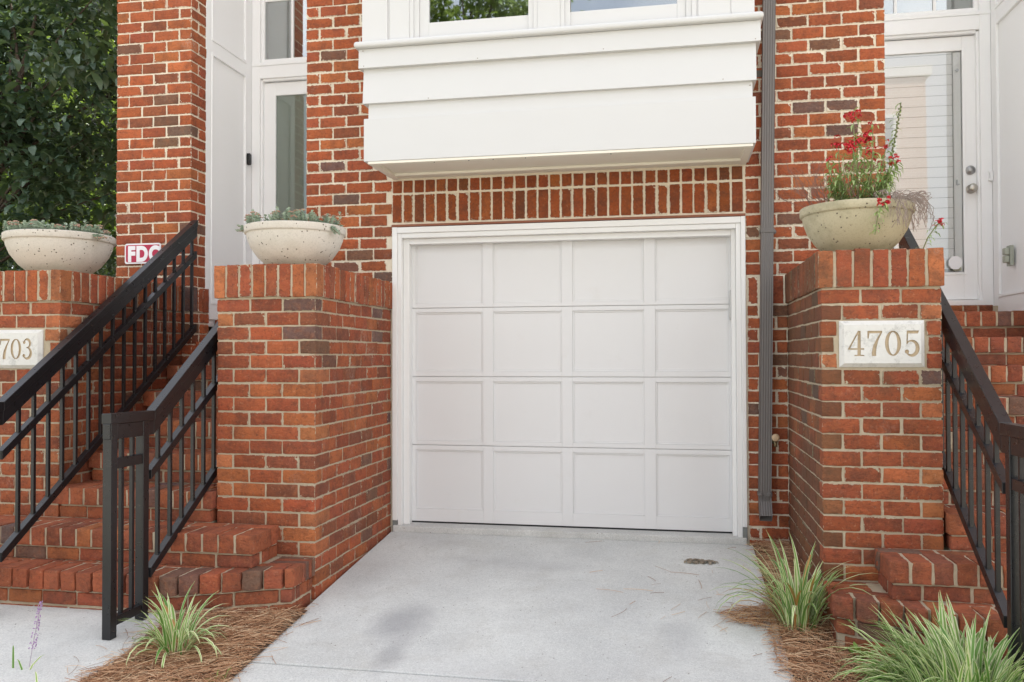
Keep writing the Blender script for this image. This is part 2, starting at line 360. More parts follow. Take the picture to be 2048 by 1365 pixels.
# pier
b = Bricks(smear=0.05, grime=0.12, mt=1.0)
for za, zb, k in courses_up(BT, TOPZ):
    odd = (k % 2 == 0)
    if odd:   # full stretcher at the corner, header on the return
        for l, r in segs(PL, PR, PR - M): b.box(l, r, 0, 0.095, za, zb)
        b.box(PR-0.095, PR, 0.11, 0.205, za, zb)
    else:
        for l, r in segs(PL, PR-0.108, PR - M/2 - 0.005): b.box(l, r, 0, 0.095, za, zb)
        b.box(PR-0.095, PR, 0, 0.205, za, zb)
for za, zb, k in courses_down(ZB, 0.9):
    b.box(PR-0.12, PR+0.01, 0.0, 0.095, za, zb); b.box(PR-0.08, PR+0.01, 0.11, 0.24, za, zb)
for i, (ya, yb) in enumerate(((0.0, 0.07), (0.085, 0.15), (0.165, 0.235))): b.box(PR-0.09, PR+0.022, ya-0.012, yb-0.012, ZB+0.004, BT-0.004, tone=DUSKY if i == 0 else None)
b.build('pier_bricks', HOUSE)
m = MB(); m.box(PL+0.005, PR-0.005, 0.005, 0.22, 0.2, TOPZ); m.box(PR-0.12, PR+0.005, 0.004, 0.24, 0.2, BT-0.01); m.build('pier_mortar', MORTAR_W, HOUSE)
# body of the house above and behind (closed shell)
def mat_plainbrick(nm='far_brick', c1=(0.42, 0.13, 0.06, 1), c2=(0.34, 0.095, 0.05, 1), cm=(0.5, 0.42, 0.3, 1)):
    t = NT(nm); bt = t.n('ShaderNodeTexBrick'); P = t.coord()
    mp = t.n('ShaderNodeMapping'); mp.inputs['Rotation'].default_value = (PI/2, 0, 0); t.l(P, mp.inputs['Vector']); t.l(mp.outputs[0], bt.inputs['Vector'])
    bt.inputs['Color1'].default_value = c1; bt.inputs['Color2'].default_value = c2; bt.inputs['Mortar'].default_value = cm
    bt.inputs['Scale'].default_value = 1.0; bt.inputs['Brick Width'].default_value = 0.207; bt.inputs['Row Height'].default_value = 0.0813; bt.inputs['Mortar Size'].default_value = 0.009
    t.bsdf(bt.outputs[0], 0.9, spec=0.2); return t.m
FARB = mat_plainbrick(); PALEB = mat_plainbrick('pale_brick', (0.62, 0.44, 0.36, 1), (0.54, 0.36, 0.28, 1), (0.75, 0.70, 0.62, 1))
m = MB()
m.box(PL, PR, 0.0, 0.2, TOPZ+0.001, 9.4); m.box(WL, WR, 0.0, 0.2, TOPZ+0.001, 9.4); m.box(PR, WL, 0.0, 0.2, 7.4, 9.4); m.box(WR, 2.29, 0.0, 0.2, 7.4, 9.4); m.box(2.29, 9.0, 0.0, 0.2, TOPZ, 9.4); m.box(2.40, 9.0, 0.0, 0.2, 0.0, TOPZ); m.box(2.33, 2.40, 0.0, 1.1, 0.0, 1.66)
m.box(PL, PL+0.15, 0.221, 10.0, 0.0, 9.4); m.box(PL+0.15, 9.0, 9.85, 10.0, 0.0, 9.4); m.box(8.85, 9.0, 0.2, 9.85, 0.0, 9.4)
m.build('upper_wall', FARB, HOUSE)
MB().box(PL-0.25, 9.2, -0.25, 10.2, 9.4, 9.6).build('roof', mat_plain('roof_grey', (0.09, 0.09, 0.095), 0.9), HOUSE)
MB().box(PL+0.15, 8.85, 1.16, 9.85, 4.85, 5.0).build('ceiling_slab', WHITE_E, HOUSE)

# ---- garage door and its frame
gf = MB()
for x0, x1, y0, y1, z0, z1 in ((-1.972, -1.935, -0.022, 0.10, 0.20, 2.283), (-1.935, -1.905, -0.010, 0.10, 0.165, 2.24), (-1.905, -1.862, 0.035, 0.10, 0.165, 2.21),
                               (0.437, 0.466, -0.022, 0.10, 0.235, 2.283), (0.405, 0.437, -0.010, 0.10, 0.165, 2.24), (0.377, 0.405, 0.035, 0.10, 0.165, 2.21),
                               (-1.935, 0.437, -0.021, 0.10, 2.24, 2.282), (-1.905, 0.405, -0.009, 0.10, 2.205, 2.24), (-1.862, 0.377, 0.034, 0.10, 2.165, 2.205)):
    gf.box(x0, x1, y0, y1, z0, z1)
gframe = gf.build('garage_door_frame', WHITE_F, HOUSE, bevel=0.004)
GD = MB().box(-1.90, 0.41, 0.1135, 0.16, 0.195, 2.24).build('garage_door', WHITE_G, HOUSE)
cols = [(-1.833, -1.3374), (-1.2625, -0.7718), (-0.6956, -0.2029), (-0.1256, 0.363)]
rows = [(1.742, 2.20), (1.255, 1.677), (0.7575, 1.181), (0.267, 0.690)]
bounds = [2.24, 1.7094, 1.216, 0.725, 0.176]
for ri, (z0, z1) in enumerate(rows):
    s = MB(); top, bot = bounds[ri] - 0.002, bounds[ri+1] + 0.002
    xe = [-1.90] + [v for c in cols for v in c] + [0.41]
    for i in range(0, 10, 2): s.box(xe[i], xe[i+1], 0.10, 0.1134, bot, top)
    for a, c in cols:
        s.box(a-0.0005, c+0.0005, 0.1003, 0.1134, bot, z0); s.box(a-0.0005, c+0.0005, 0.1003, 0.1134, z1, top)
        w = 0.011                                  # bead round each panel
        for q in ((a, a+w, z0, z1), (c-w, c, z0, z1), (a+w, c-w, z0, z0+w), (a+w, c-w, z1-w, z1)): s.box(q[0], q[1], 0.1075, 0.1134, q[2], q[3])
    s.build('door_section', WHITE_G, GD, bevel=0.0022)
MB().box(-1.895, 0.405, 0.108, 0.15, 0.1665, 0.1775).build('bottom_seal', DARK, GD)
h = MB(); h.box(0.366, 0.382, 0.06, 0.10, 1.60, 1.80); h.box(0.362, 0.386, 0.05, 0.062, 1.615, 1.635); h.build('slide_bolt', mat_plain('grey_bracket', (0.5, 0.5, 0.49), 0.5), GD, bevel=0.002)
GAL = mat_plain('galvanised_foot', (0.22, 0.23, 0.22), 0.6, 0.3); MB().box(0.437, 0.466, -0.016, 0.08, 0.125, 0.232).build('frame_foot', GAL, gframe); MB().box(-1.972, -1.94, -0.014, 0.08, 0.115, 0.197).build('frame_foot', GAL, gframe)
# dark garage behind
MB().box(-1.95, 0.45, 0.19, 0.25, 0.0, 2.3).build('garage_backing', DARK, HOUSE)

# ---- bay window
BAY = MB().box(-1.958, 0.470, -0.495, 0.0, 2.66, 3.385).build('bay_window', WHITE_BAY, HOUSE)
def board(x0, x1, yb, yt, z0, z1, th=0.025, name='cladding_board'):
    s = MB(); s.hexa([(x0, yb, z0), (x1, yb, z0), (x1, -0.494, z0), (x0, -0.494, z0), (x0, yt, z1), (x1, yt, z1), (x1, -0.494, z1), (x0, -0.494, z1)])
    for xs, sg in ((x0, 1), (x1, -1)):   # return along the bay's side
        s.box(min(xs, xs+sg*0.03), max(xs, xs+sg*0.03), -0.4935, -0.002, z0, z1)
    return s.build(name, WHITE_BAY, BAY, bevel=0.0025)
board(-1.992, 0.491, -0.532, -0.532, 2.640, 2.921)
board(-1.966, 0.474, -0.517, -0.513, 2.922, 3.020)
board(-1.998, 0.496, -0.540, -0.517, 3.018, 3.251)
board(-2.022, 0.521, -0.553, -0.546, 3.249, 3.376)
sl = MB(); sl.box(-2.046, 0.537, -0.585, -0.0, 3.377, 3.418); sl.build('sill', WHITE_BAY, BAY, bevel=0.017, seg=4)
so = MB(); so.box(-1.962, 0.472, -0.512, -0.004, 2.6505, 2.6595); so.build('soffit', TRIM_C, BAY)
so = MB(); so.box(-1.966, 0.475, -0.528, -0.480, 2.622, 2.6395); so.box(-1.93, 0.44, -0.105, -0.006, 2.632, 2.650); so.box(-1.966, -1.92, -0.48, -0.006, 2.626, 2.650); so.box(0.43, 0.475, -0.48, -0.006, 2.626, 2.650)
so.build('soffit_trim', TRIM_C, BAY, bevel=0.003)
sc = MB()
for xx in (-1.52, -1.29, -1.13, -0.92, -0.38, 0.2): sc = MB(); sc.lathe([(0.004, 0), (0.004, -0.003)], (xx, -0.505, 2.6225), 8); sc.build('screw_head', DARK, BAY)
NAIL = mat_plain('nail_rust', (0.30, 0.26, 0.22), 0.7)
for xx, yy, zz in ((-1.99, -0.553, 3.362), (-1.985, -0.552, 3.262), (-1.22, -0.552, 3.262), (-0.42, -0.552, 3.265), (0.49, -0.552, 3.262), (-1.55, -0.539, 3.030), (0.30, -0.538, 3.035), (0.46, -0.516, 2.995)):
    nl = MB(); nl.lathe([(0.0042, 0.002), (0.0038, -0.0006), (0.001, -0.001)], (xx, yy, zz), 8, 'y'); nl.build('nail_head', NAIL, BAY)
TZ = 4.60
w = MB()
w.box(-2.005, -1.829, -0.532, -0.50, 3.418, TZ); w.box(-1.8285, -1.817, -0.524, -0.50, 3.418, TZ); w.box(-1.8165, -1.683, -0.528, -0.50, 3.418, TZ)
w.box(-0.836, -0.693, -0.528, -0.46, 3.418, TZ)
w.box(0.146, 0.155, -0.522, -0.50, 3.418, TZ); w.box(0.1555, 0.350, -0.528, -0.50, 3.418, TZ); w.box(0.3505, 0.488, -0.532, -0.50, 3.418, TZ)
w.box(-2.005, -1.97, -0.499, -0.002, 3.418, TZ); w.box(0.455, 0.488, -0.499, -0.002, 3.418, TZ)
w.box(-2.005, 0.488, -0.532, -0.0, TZ, TZ+0.3)
w.build('corner_boards', WHITE_BAY, BAY, bevel=0.003)
def window(x0, x1, gx0, gx1, gz):
    f = MB()
    for a, c, y in ((x0, x0+0.028, -0.522), (x0+0.028, x0+0.062, -0.512), (x1-0.062, x1-0.028, -0.512), (x1-0.028, x1, -0.522)): f.box(a, c, y, -0.46, 3.418, TZ)
    f.box(x0+0.062, x1-0.062, -0.514, -0.46, 3.418, 3.436)
    fo = f.build('window_frame', WHITE_BAY, BAY, bevel=0.002)
    q = MB(); q.box(x0+0.062, gx0, -0.500, -0.47, 3.436, TZ); q.box(gx1, x1-0.062, -0.500, -0.47, 3.436, TZ); q.box(gx0, gx1, -0.500, -0.47, 3.436, gz); q.build('sash', WHITE_BAY, fo, bevel=0.003)
    MB().box(gx0, gx1, -0.486, -0.482, gz, TZ).build('pane', GLASS, fo)
window(-1.683, -0.836, -1.557, -0.893, 3.536)
window(-0.693, 0.146, -0.640, 0.030, 3.534)
# room behind the bay
ROOMW = mat_plain('room_wall', (0.16, 0.15, 0.13), 0.9)
r = MB(); r.box(-2.0, 0.5, 3.0, 3.1, 3.2, 4.85); r.box(-2.1, -2.0, 0.19, 3.1, 3.2, 4.85); r.box(0.5, 0.6, 0.19, 3.1, 3.2, 4.85); r.box(-2.1, 0.6, 0.0, 3.1, 3.205, 3.25)
r.build('room_walls', ROOMW, HOUSE)
c = MB()
for xx in (-1.40, -1.345, -1.26): c.tube([(xx, -0.44, 3.30), (xx, -0.44, 4.6)], 0.0022, 6)
c.build('blind_cords', WHITE, BAY)

# ---- entry recesses
def recess(xw, sgn, d0, d1, name):
    """panelled side wall at xw facing sgn*X"""
    X = lambda d: xw + sgn*d
    s = MB()
    def bx(a, c, y0, y1, z0, z1): s.box(min(X(a), X(c)), max(X(a), X(c)), y0, y1, z0, z1)
    ys = 0.02 if xw > 2 else 0.2065
    bx(-0.10, -0.014, ys, 1.0, 1.60, 7.4)
    bx(-0.0139, 0.0, ys, d0, 1.655, 7.4); bx(-0.0139, 0.0, d1, 0.93, 1.655, 7.4)
    bx(-0.0139, -0.0005, d0, d1, 3.763, 3.857); bx(-0.0139, -0.0005, d0, d1, 1.655, 1.775)
    for z0, z1 in ((1.775, 3.763), (3.857, 6.2)):
        w = 0.022
        for q in ((d0, d0+w, z0, z1), (d1-w, d1, z0, z1), (d0+w, d1-w, z0, z0+w), (d0+w, d1-w, z1-w, z1)): bx(-0.0139, 0.006, *q)
    return s.build('panelled_side_wall', WHITE_E, HOUSE, bevel=0.0025)
recess(PR, 1, 0.285, 0.84, 'left'); recess(2.29, -1, 0.14, 0.835, 'right'); recess(WL, -1, 0.285, 0.84, 'inner'); recess(WR, 1, 0.285, 0.84, 'inner')
def entry(x0, x1, name):
    """door, casing and transom on the back wall of a recess between x0 and x1"""
    back = MB(); back.box(x0, x1, 1.06, 1.16, 1.6, 4.85)
    w = MB(); cw = 0.075; Y = 0.93
    for a, c in ((x0, x0+cw), (x1-cw, x1)):
        w.box(a, c, Y, Y+0.12, 1.72, 4.85)
    w.box(x0+cw, x0+cw+0.018, Y+0.018, Y+0.12, 1.76, 3.745); w.box(x1-cw-0.018, x1-cw, Y+0.018, Y+0.12, 1.76, 3.745)
    w.box(x0+cw, x1-cw, Y+0.001, Y+0.12, 3.755, 3.862); w.box(x0+cw+0.018, x1-cw-0.018, Y+0.018, Y+0.12, 3.735, 3.755)
    w.box(x0, x1, Y-0.006, Y-0.0002, 3.862, 3.887); w.box(x0+cw, x1-cw, Y+0.012, Y+0.12, 3.863, 3.90)
    w.box(x0, x1, Y, Y+0.10, 4.852, 7.4); w.build('door_casing', WHITE_E, HOUSE, bevel=0.0025)
    th = MB(); th.box(x0+cw, x1-cw, Y-0.01, Y+0.12, 1.725, 1.765); th.build('threshold', WHITE_E, HOUSE, bevel=0.003)
    return w
entry(PR, WL, 'left'); entry(WR, 2.29, 'right')
def leaf(x0, x1, gx0, gx1, gz0, gz1, gm=None):
    d = MB(); y0, y1 = 0.982, 1.022
    d.box(x0, gx0, y0, y1, 1.772, 3.728); d.box(gx1, x1, y0, y1, 1.772, 3.728)
    d.box(gx0, gx1, y0+0.0005, y1, 1.772, gz0); d.box(gx0, gx1, y0+0.0005, y1, gz1, 3.728)
    w = 0.02
    for q in ((gx0-w, gx0, gz0-w, gz1+w), (gx1, gx1+w, gz0-w, gz1+w), (gx0, gx1, gz0-w, gz0), (gx0, gx1, gz1, gz1+w)): d.box(q[0], q[1], y0-0.008, y0-0.0003, q[2], q[3])
    o = d.build('entry_door', WHITE_E, HOUSE, bevel=0.0025)
    MB().box(gx0, gx1, 0.99, 0.994, gz0, gz1).build('pane', gm or GLASS_D, o); return o
DL = leaf(-3.487, -2.713, -3.363, -2.837, 1.98, 3.614, GLASS_L)
DR = leaf(1.423, 2.212, 1.535, 2.108, 1.975, 3.622)
BACKING = mat_plain('pane_backing_grey', (0.50, 0.49, 0.46), 0.8, 0, 0.05)  # unseen panel added behind the left pane to give its flat grey
MB().box(-3.363, -2.837, 1.005, 1.012, 1.98, 3.614).build('pane_backing', BACKING, DL)
def transom(x0, x1, muns, hz):
    f = MB(); y = 0.955
    f.box(x0, x0+0.03, y, y+0.05, 3.90, 4.85); f.box(x1-0.03, x1, y, y+0.05, 3.90, 4.85); f.box(x0+0.03, x1-0.03, y, y+0.05, 3.90, 3.925)
    for q in muns: f.box(q-0.010, q+0.010, y+0.008, y+0.035, 3.925, 4.85)
    for q in hz: f.box(x0+0.03, x1-0.03, y+0.009, y+0.034, q-0.009, q+0.009)
    o = f.build('transom_window', WHITE_E, HOUSE, bevel=0.002)
    MB().box(x0+0.03, x1-0.03, y+0.020, y+0.024, 3.925, 4.85).build('pane', GLASS, o)
    MB().box(x0+0.03, x1-0.03, 1.03, 1.05, 3.925, 4.85).build('pane_backing', mat_plain('transom_backing_grey', (0.34, 0.36, 0.34), 0.9), o)  # panel added behind the transom, its grey standing in for bright reflection
transom(-3.488, -2.712, (-3.206, -2.95), (4.44,)); transom(1.42, 2.215, (1.648, 1.921), (4.44,))
# blind in the right door, its rail, lock and knob
bl = MB()
z = 2.0
while z < 3.61: bl.box(1.54, 2.045, 0.997, 1.003, z, z+0.0735); z += 0.0765
bl.box(2.05, 2.104, 0.996, 1.006, 1.98, 3.615)
bl.build('blind', mat_plain('blind_white', (0.95, 0.95, 0.95), 0.5, 0, 0.01), DR, bevel=0.0015)
MB().box(1.50, 2.13, 1.013, 1.02, 1.96, 3.64).build('blind_gap', mat_plain('blind_gap_grey', (0.35, 0.35, 0.34), 0.9), DR)
kn = MB(); kn.lathe([(0.033, 0.0), (0.033, -0.008), (0.012, -0.012), (0.012, -0.032), (0.022, -0.036), (0.031, -0.048), (0.033, -0.060), (0.026, -0.072), (0.010, -0.077)], (2.158, 0.982, 2.586), 24, 'y')
kn.build('knob', STEEL, DR, smooth=True)
db = MB(); db.lathe([(0.034, 0.0), (0.034, -0.008), (0.030, -0.013), (0.019, -0.014), (0.018, -0.019), (0.004, -0.0195)], (2.158, 0.982, 2.727), 24, 'y'); db.build('deadbolt', mat_plain('deadbolt_steel', (0.42, 0.42, 0.42), 0.35, 1.0), DR, smooth=True)
tr = MB(); tr.box(2.028, 2.085, 0.966, 0.974, 1.985, 2.01); tr.build('blind_stop', mat_plain('olive_bracket', (0.30, 0.30, 0.22), 0.6), DR)
oc = MB(); oc.prism([(2.043+0.050*math.cos(PI/8+i*PI/4), 2.043+0.052*math.sin(PI/8+i*PI/4)) for i in range(8)], 0.960, 0.966); oc.build('octagonal_disc', mat_plain('white_plastic', (0.82, 0.82, 0.84), 0.4, 0, 0.03), DR)
cl = MB(); cl.lathe([(0.011, 0), (0.011, -0.01), (0.004, -0.011)], (2.077, 0.99, 3.478), 12, 'y'); LG = mat_plain('latch_grey', (0.42, 0.44, 0.45), 0.4); cl.build('blind_knob', LG, DR); cl = MB(); cl.box(2.064, 2.072, 0.978, 0.99, 2.63, 2.66); cl.box(2.064, 2.084, 0.978, 0.99, 2.622, 2.63); cl.build('blind_latch', LG, DR)
# brick sill course under the right door, porch floors
for x0, x1, nm in ((PR, WL, 'l'), (WR, 2.29, 'r')):
    s = Bricks(smear=0.0, grime=0.6); xx = x0+0.004
    while xx < x1-0.03: s.box(xx, min(xx+0.09, x1-0.003), 0.845, 0.93, 1.658, 1.722, tilt=0.001); xx += 0.102
    s.build('door_sill_bricks', HOUSE); MB().box(x0, x1, 0.85, 1.06, 1.60, 1.716).build('sill_mortar', MORTAR, HOUSE); MB().box(x0, x1, 0.2, 1.2, 7.4, 7.5).build('recess_ceiling', WHITE_E, HOUSE)
MB().box(-1.965, 0.462, -0.034, 0.19, -0.1, 0.166).build('garage_floor_edge', SLAB, HOUSE, bevel=0.006)

# ------------------------------------------------------------------ brick pillars
def pillar(root, x0, x1, plaque=None, ncap=8, vis=1, grime=0.3):
    b = Bricks(smear=-0.02, grime=grime, tint=(0.88, 0.88, 0.92)); yb = -0.004
    for za, zb, k in courses_down(ZB, -0.05):
        A = (k % 2 == 0)
        fr = segs(x0, x1, x0 + (x1-x0)/3, (x1-x0)/3) if A else None
        if not A:
            mid = (x0+x1)/2; i0, i1 = x0+0.095+J, x1-0.095-J
            fr = [(i0, mid-J/2), (mid+J/2, i1)]
        for l, r in fr:
            if plaque and plaque[2]-0.02 < (za+zb)/2 < plaque[3]+0.02:
                for a, c in ((l, min(r, plaque[0]-0.010)), (max(l, plaque[1]+0.010), r)):
                    if c - a > 0.025 : b.box(a, c, PF, PF+0.07, za, zb, tone=ORANGE if random.random() < .4 else None)
            else: b.box(l, r, PF, PF+0.095, za, zb)
        pm = plaque and plaque[2]-0.02 < (za+zb)/2 < plaque[3]+0.02
        for xs, sg in ((x0, 1), (x1, -1)):
            if A: sp = segs(PF+0.095+J, yb, PF+0.095+J/2+M*0.5+0.002 if False else PF+0.105, M*0.985)
            else: sp = segs(PF, yb, PF+0.2+J/2, M*0.985)
            for n_, (l, r) in enumerate(sp):
                tn = None
                if not A and n_ == 0 and random.random() < 0.6: tn = ORANGE if random.random() < 0.75 else None
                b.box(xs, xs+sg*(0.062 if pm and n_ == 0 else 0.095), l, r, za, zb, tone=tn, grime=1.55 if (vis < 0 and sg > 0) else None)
    b.build('bricks', root)
    MB().box(x0+0.005, x1-0.005, PF+0.005, yb, -0.3, ZB+0.01).build('mortar_core', MORTAR, root)
    c = Bricks(smear=-0.02, grime=grime+0.25, tint=(0.94, 0.95, 0.95)); cx0, cx1 = x0-0.014, x1+0.014; p = (cx1-cx0+0.012)/ncap; cy = PF-0.014
    for i in range(ncap):
        l = cx0 + i*p; end = i in (0, ncap-1)
        c.box(l, l+p-0.013, cy, cy+0.10, ZB+0.003, BT+random.uniform(-.002, .003), tone=ORANGE if end else None, tilt=0.003)
    for xs, sg in ((cx0, 1), (cx1, -1)):
        y = cy+0.112
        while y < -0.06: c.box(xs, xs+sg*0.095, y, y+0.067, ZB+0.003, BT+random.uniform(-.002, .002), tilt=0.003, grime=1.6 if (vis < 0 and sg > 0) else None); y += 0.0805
    co = c.build('cap', root)
    MB().box(cx0+0.006, cx1-0.006, cy+0.006, -0.004, ZB+0.006, BT-0.006).build('cap_mortar', MORTAR, co)
P_M = thing('brick_pillar', 'brick pillar left of the garage door, carrying a stone bowl, no number stone', 'pillar', 'brick pillars with soldier caps')
P_R = thing('brick_pillar', 'brick pillar right of the garage with the 4705 number stone', 'pillar', 'brick pillars with soldier caps')
P_N = thing('brick_pillar', 'brick pillar at the far left edge with the 4703 number stone', 'pillar', 'brick pillars with soldier caps')
pillar(P_M, -2.592, -1.987, None, 8, 1, 0.45)
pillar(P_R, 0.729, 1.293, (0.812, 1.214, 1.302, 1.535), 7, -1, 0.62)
pillar(P_N, -4.230, -3.624, (-4.135, -3.735, 1.296, 1.530), 8, 1, 0.25)

# carved number stones
def ribbon(pts, ws, n=1):
    """closed outline of a stroke with varying width"""
    L = []; R = []
    for i, (x, y) in enumerate(pts):
        a = pts[max(i-1, 0)]; c = pts[min(i+1, len(pts)-1)]; dx, dy = c[0]-a[0], c[1]-a[1]; d = math.hypot(dx, dy) or 1
        nx, ny = -dy/d, dx/d; L.append((x+nx*ws[i]/2, y+ny*ws[i]/2)); R.append((x-nx*ws[i]/2, y-ny*ws[i]/2))
    return L + R[::-1]
def arc(cx, cy, rx, ry, a0, a1, n=14): return [(cx+rx*math.cos(math.radians(a0+(a1-a0)*i/n)), cy+ry*math.sin(math.radians(a0+(a1-a0)*i/n))) for i in range(n+1)]
def ball(cx, cy, r): return [(cx+r*math.cos(i*PI/6), cy+r*math.sin(i*PI/6)) for i in range(12)]
def lens(n, lo, hi): return [lo+(hi-lo)*math.sin(PI*i/n)**1.3 for i in range(n+1)]
def digit(d):
    if d == '4': return [ribbon([(.44, 1.0), (.03, .28)], [.06, .06]), [(0, .25), (.66, .25), (.66, .31), (0, .31)], [(.38, 0.0), (.52, 0.0), (.52, 1.0), (.40, 1.0)], [(.26, 0), (.66, 0), (.66, .045), (.26, .045)]]
    if d == '7': return [[(.06, .90), (.64, .90), (.64, 1.0), (.06, 1.0)], [(.04, .70), (.09, .70), (.13, .95), (.04, .99)], ribbon([(.61, .94), (.45, .66), (.34, .38), (.30, .15), (.30, 0)], [.05, .09, .15, .17, .18])]
    if d == '0': return [ribbon(arc(.32, .5, .25, .47, 90, 270, 16), lens(16, .05, .15)), ribbon(arc(.32, .5, .25, .47, 270, 450, 16), lens(16, .05, .15))]
    if d == '5': return [[(.12, .88), (.56, .88), (.62, 1.0), (.12, 1.0)], [(.10, .46), (.155, .46), (.175, .98), (.12, .98)], ribbon([(.11, .48)] + arc(.30, .31, .25, .29, 115, -140, 20), [.04]+lens(20, .05, .16)), ball(.12, .17, .085)]
    if d == '3': return [ball(.13, .82, .08), ribbon(arc(.29, .76, .19, .21, 150, -90, 16), lens(16, .05, .13)), ribbon(arc(.29, .30, .24, .27, 95, -145, 18), lens(18, .05, .16)), ball(.11, .17, .085)]
def mat_stone(name, c0, c1):
    t = NT(name); P = t.coord(); c = t.mix(t.noise(40, 5, 0.7, P), c0, c1)
    c = t.mix(t.math('MULTIPLY', t.step(t.noise(18, 6, 0.75, P), 0.54, 0.66), 0.5), c, tuple(k*0.55 for k in c0))
    t.bsdf(c, 0.85, normal=t.bump(t.noise(180, 4, 0.7, P), 0.4, 0.003), spec=0.2); return t.m
STONE = mat_stone('number_stone', (0.60, 0.585, 0.545), (0.72, 0.71, 0.675)); CARVE = mat_stone('carved_stone', (0.42, 0.33, 0.22), (0.56, 0.45, 0.31))
def plaque(root, x0, x1, z0, z1, text, dx0, dx1, dz0, dz1):
    y0 = PF - 0.022; w = 0.020; s = MB()
    o = [(x0, PF+0.03, z0), (x1, PF+0.03, z0), (x1, PF+0.03, z1), (x0, PF+0.03, z1), (x0, PF-0.003, z0), (x1, PF-0.003, z0), (x1, PF-0.003, z1), (x0, PF-0.003, z1),
         (x0+w, y0, z0+w), (x1-w, y0, z0+w), (x1-w, y0, z1-w), (x0+w, y0, z1-w)]
    s.add(o, [(0, 3, 2, 1)] + [(i, (i+1) % 4, 4+(i+1) % 4, 4+i) for i in range(4)] + [(4+i, 4+(i+1) % 4, 8+(i+1) % 4, 8+i) for i in range(4)] + [(8, 9, 10, 11)])
    ob = s.build('number_stone', STONE, root); ob.data.materials.append(CARVE)
    k = MB(); H = dz1 - dz0; adv = (dx1 - dx0 - 0.64*H*0.92)/(len(text)-1)
    for i, ch in enumerate(text):
        for p in digit(ch):
            q = MB(); q.prism([(dx0+i*adv+u*H*0.92, dz0+v*H) for u, v in p], y0-0.01, y0+0.007)
            cu = q.build('cutter', CARVE)
            md = ob.modifiers.new('cut', 'BOOLEAN'); md.operation = 'DIFFERENCE'; md.solver = 'EXACT'; md.object = cu; md.material_mode = 'TRANSFER'
            dg = bpy.context.evaluated_depsgraph_get(); dg.update()
            me = bpy.data.meshes.new_from_object(ob.evaluated_get(dg)); ob.modifiers.clear(); old = ob.data; ob.data = me; bpy.data.meshes.remove(old)
            cd = cu.data; bpy.data.objects.remove(cu); bpy.data.meshes.remove(cd)
    return ob
plaque(P_R, 0.814, 1.212, 1.303, 1.535, '4705', 0.852, 1.186, 1.359, 1.484)
plaque(P_N, -4.133, -3.737, 1.296, 1.530, '4703', -4.10, -3.790, 1.352, 1.475)

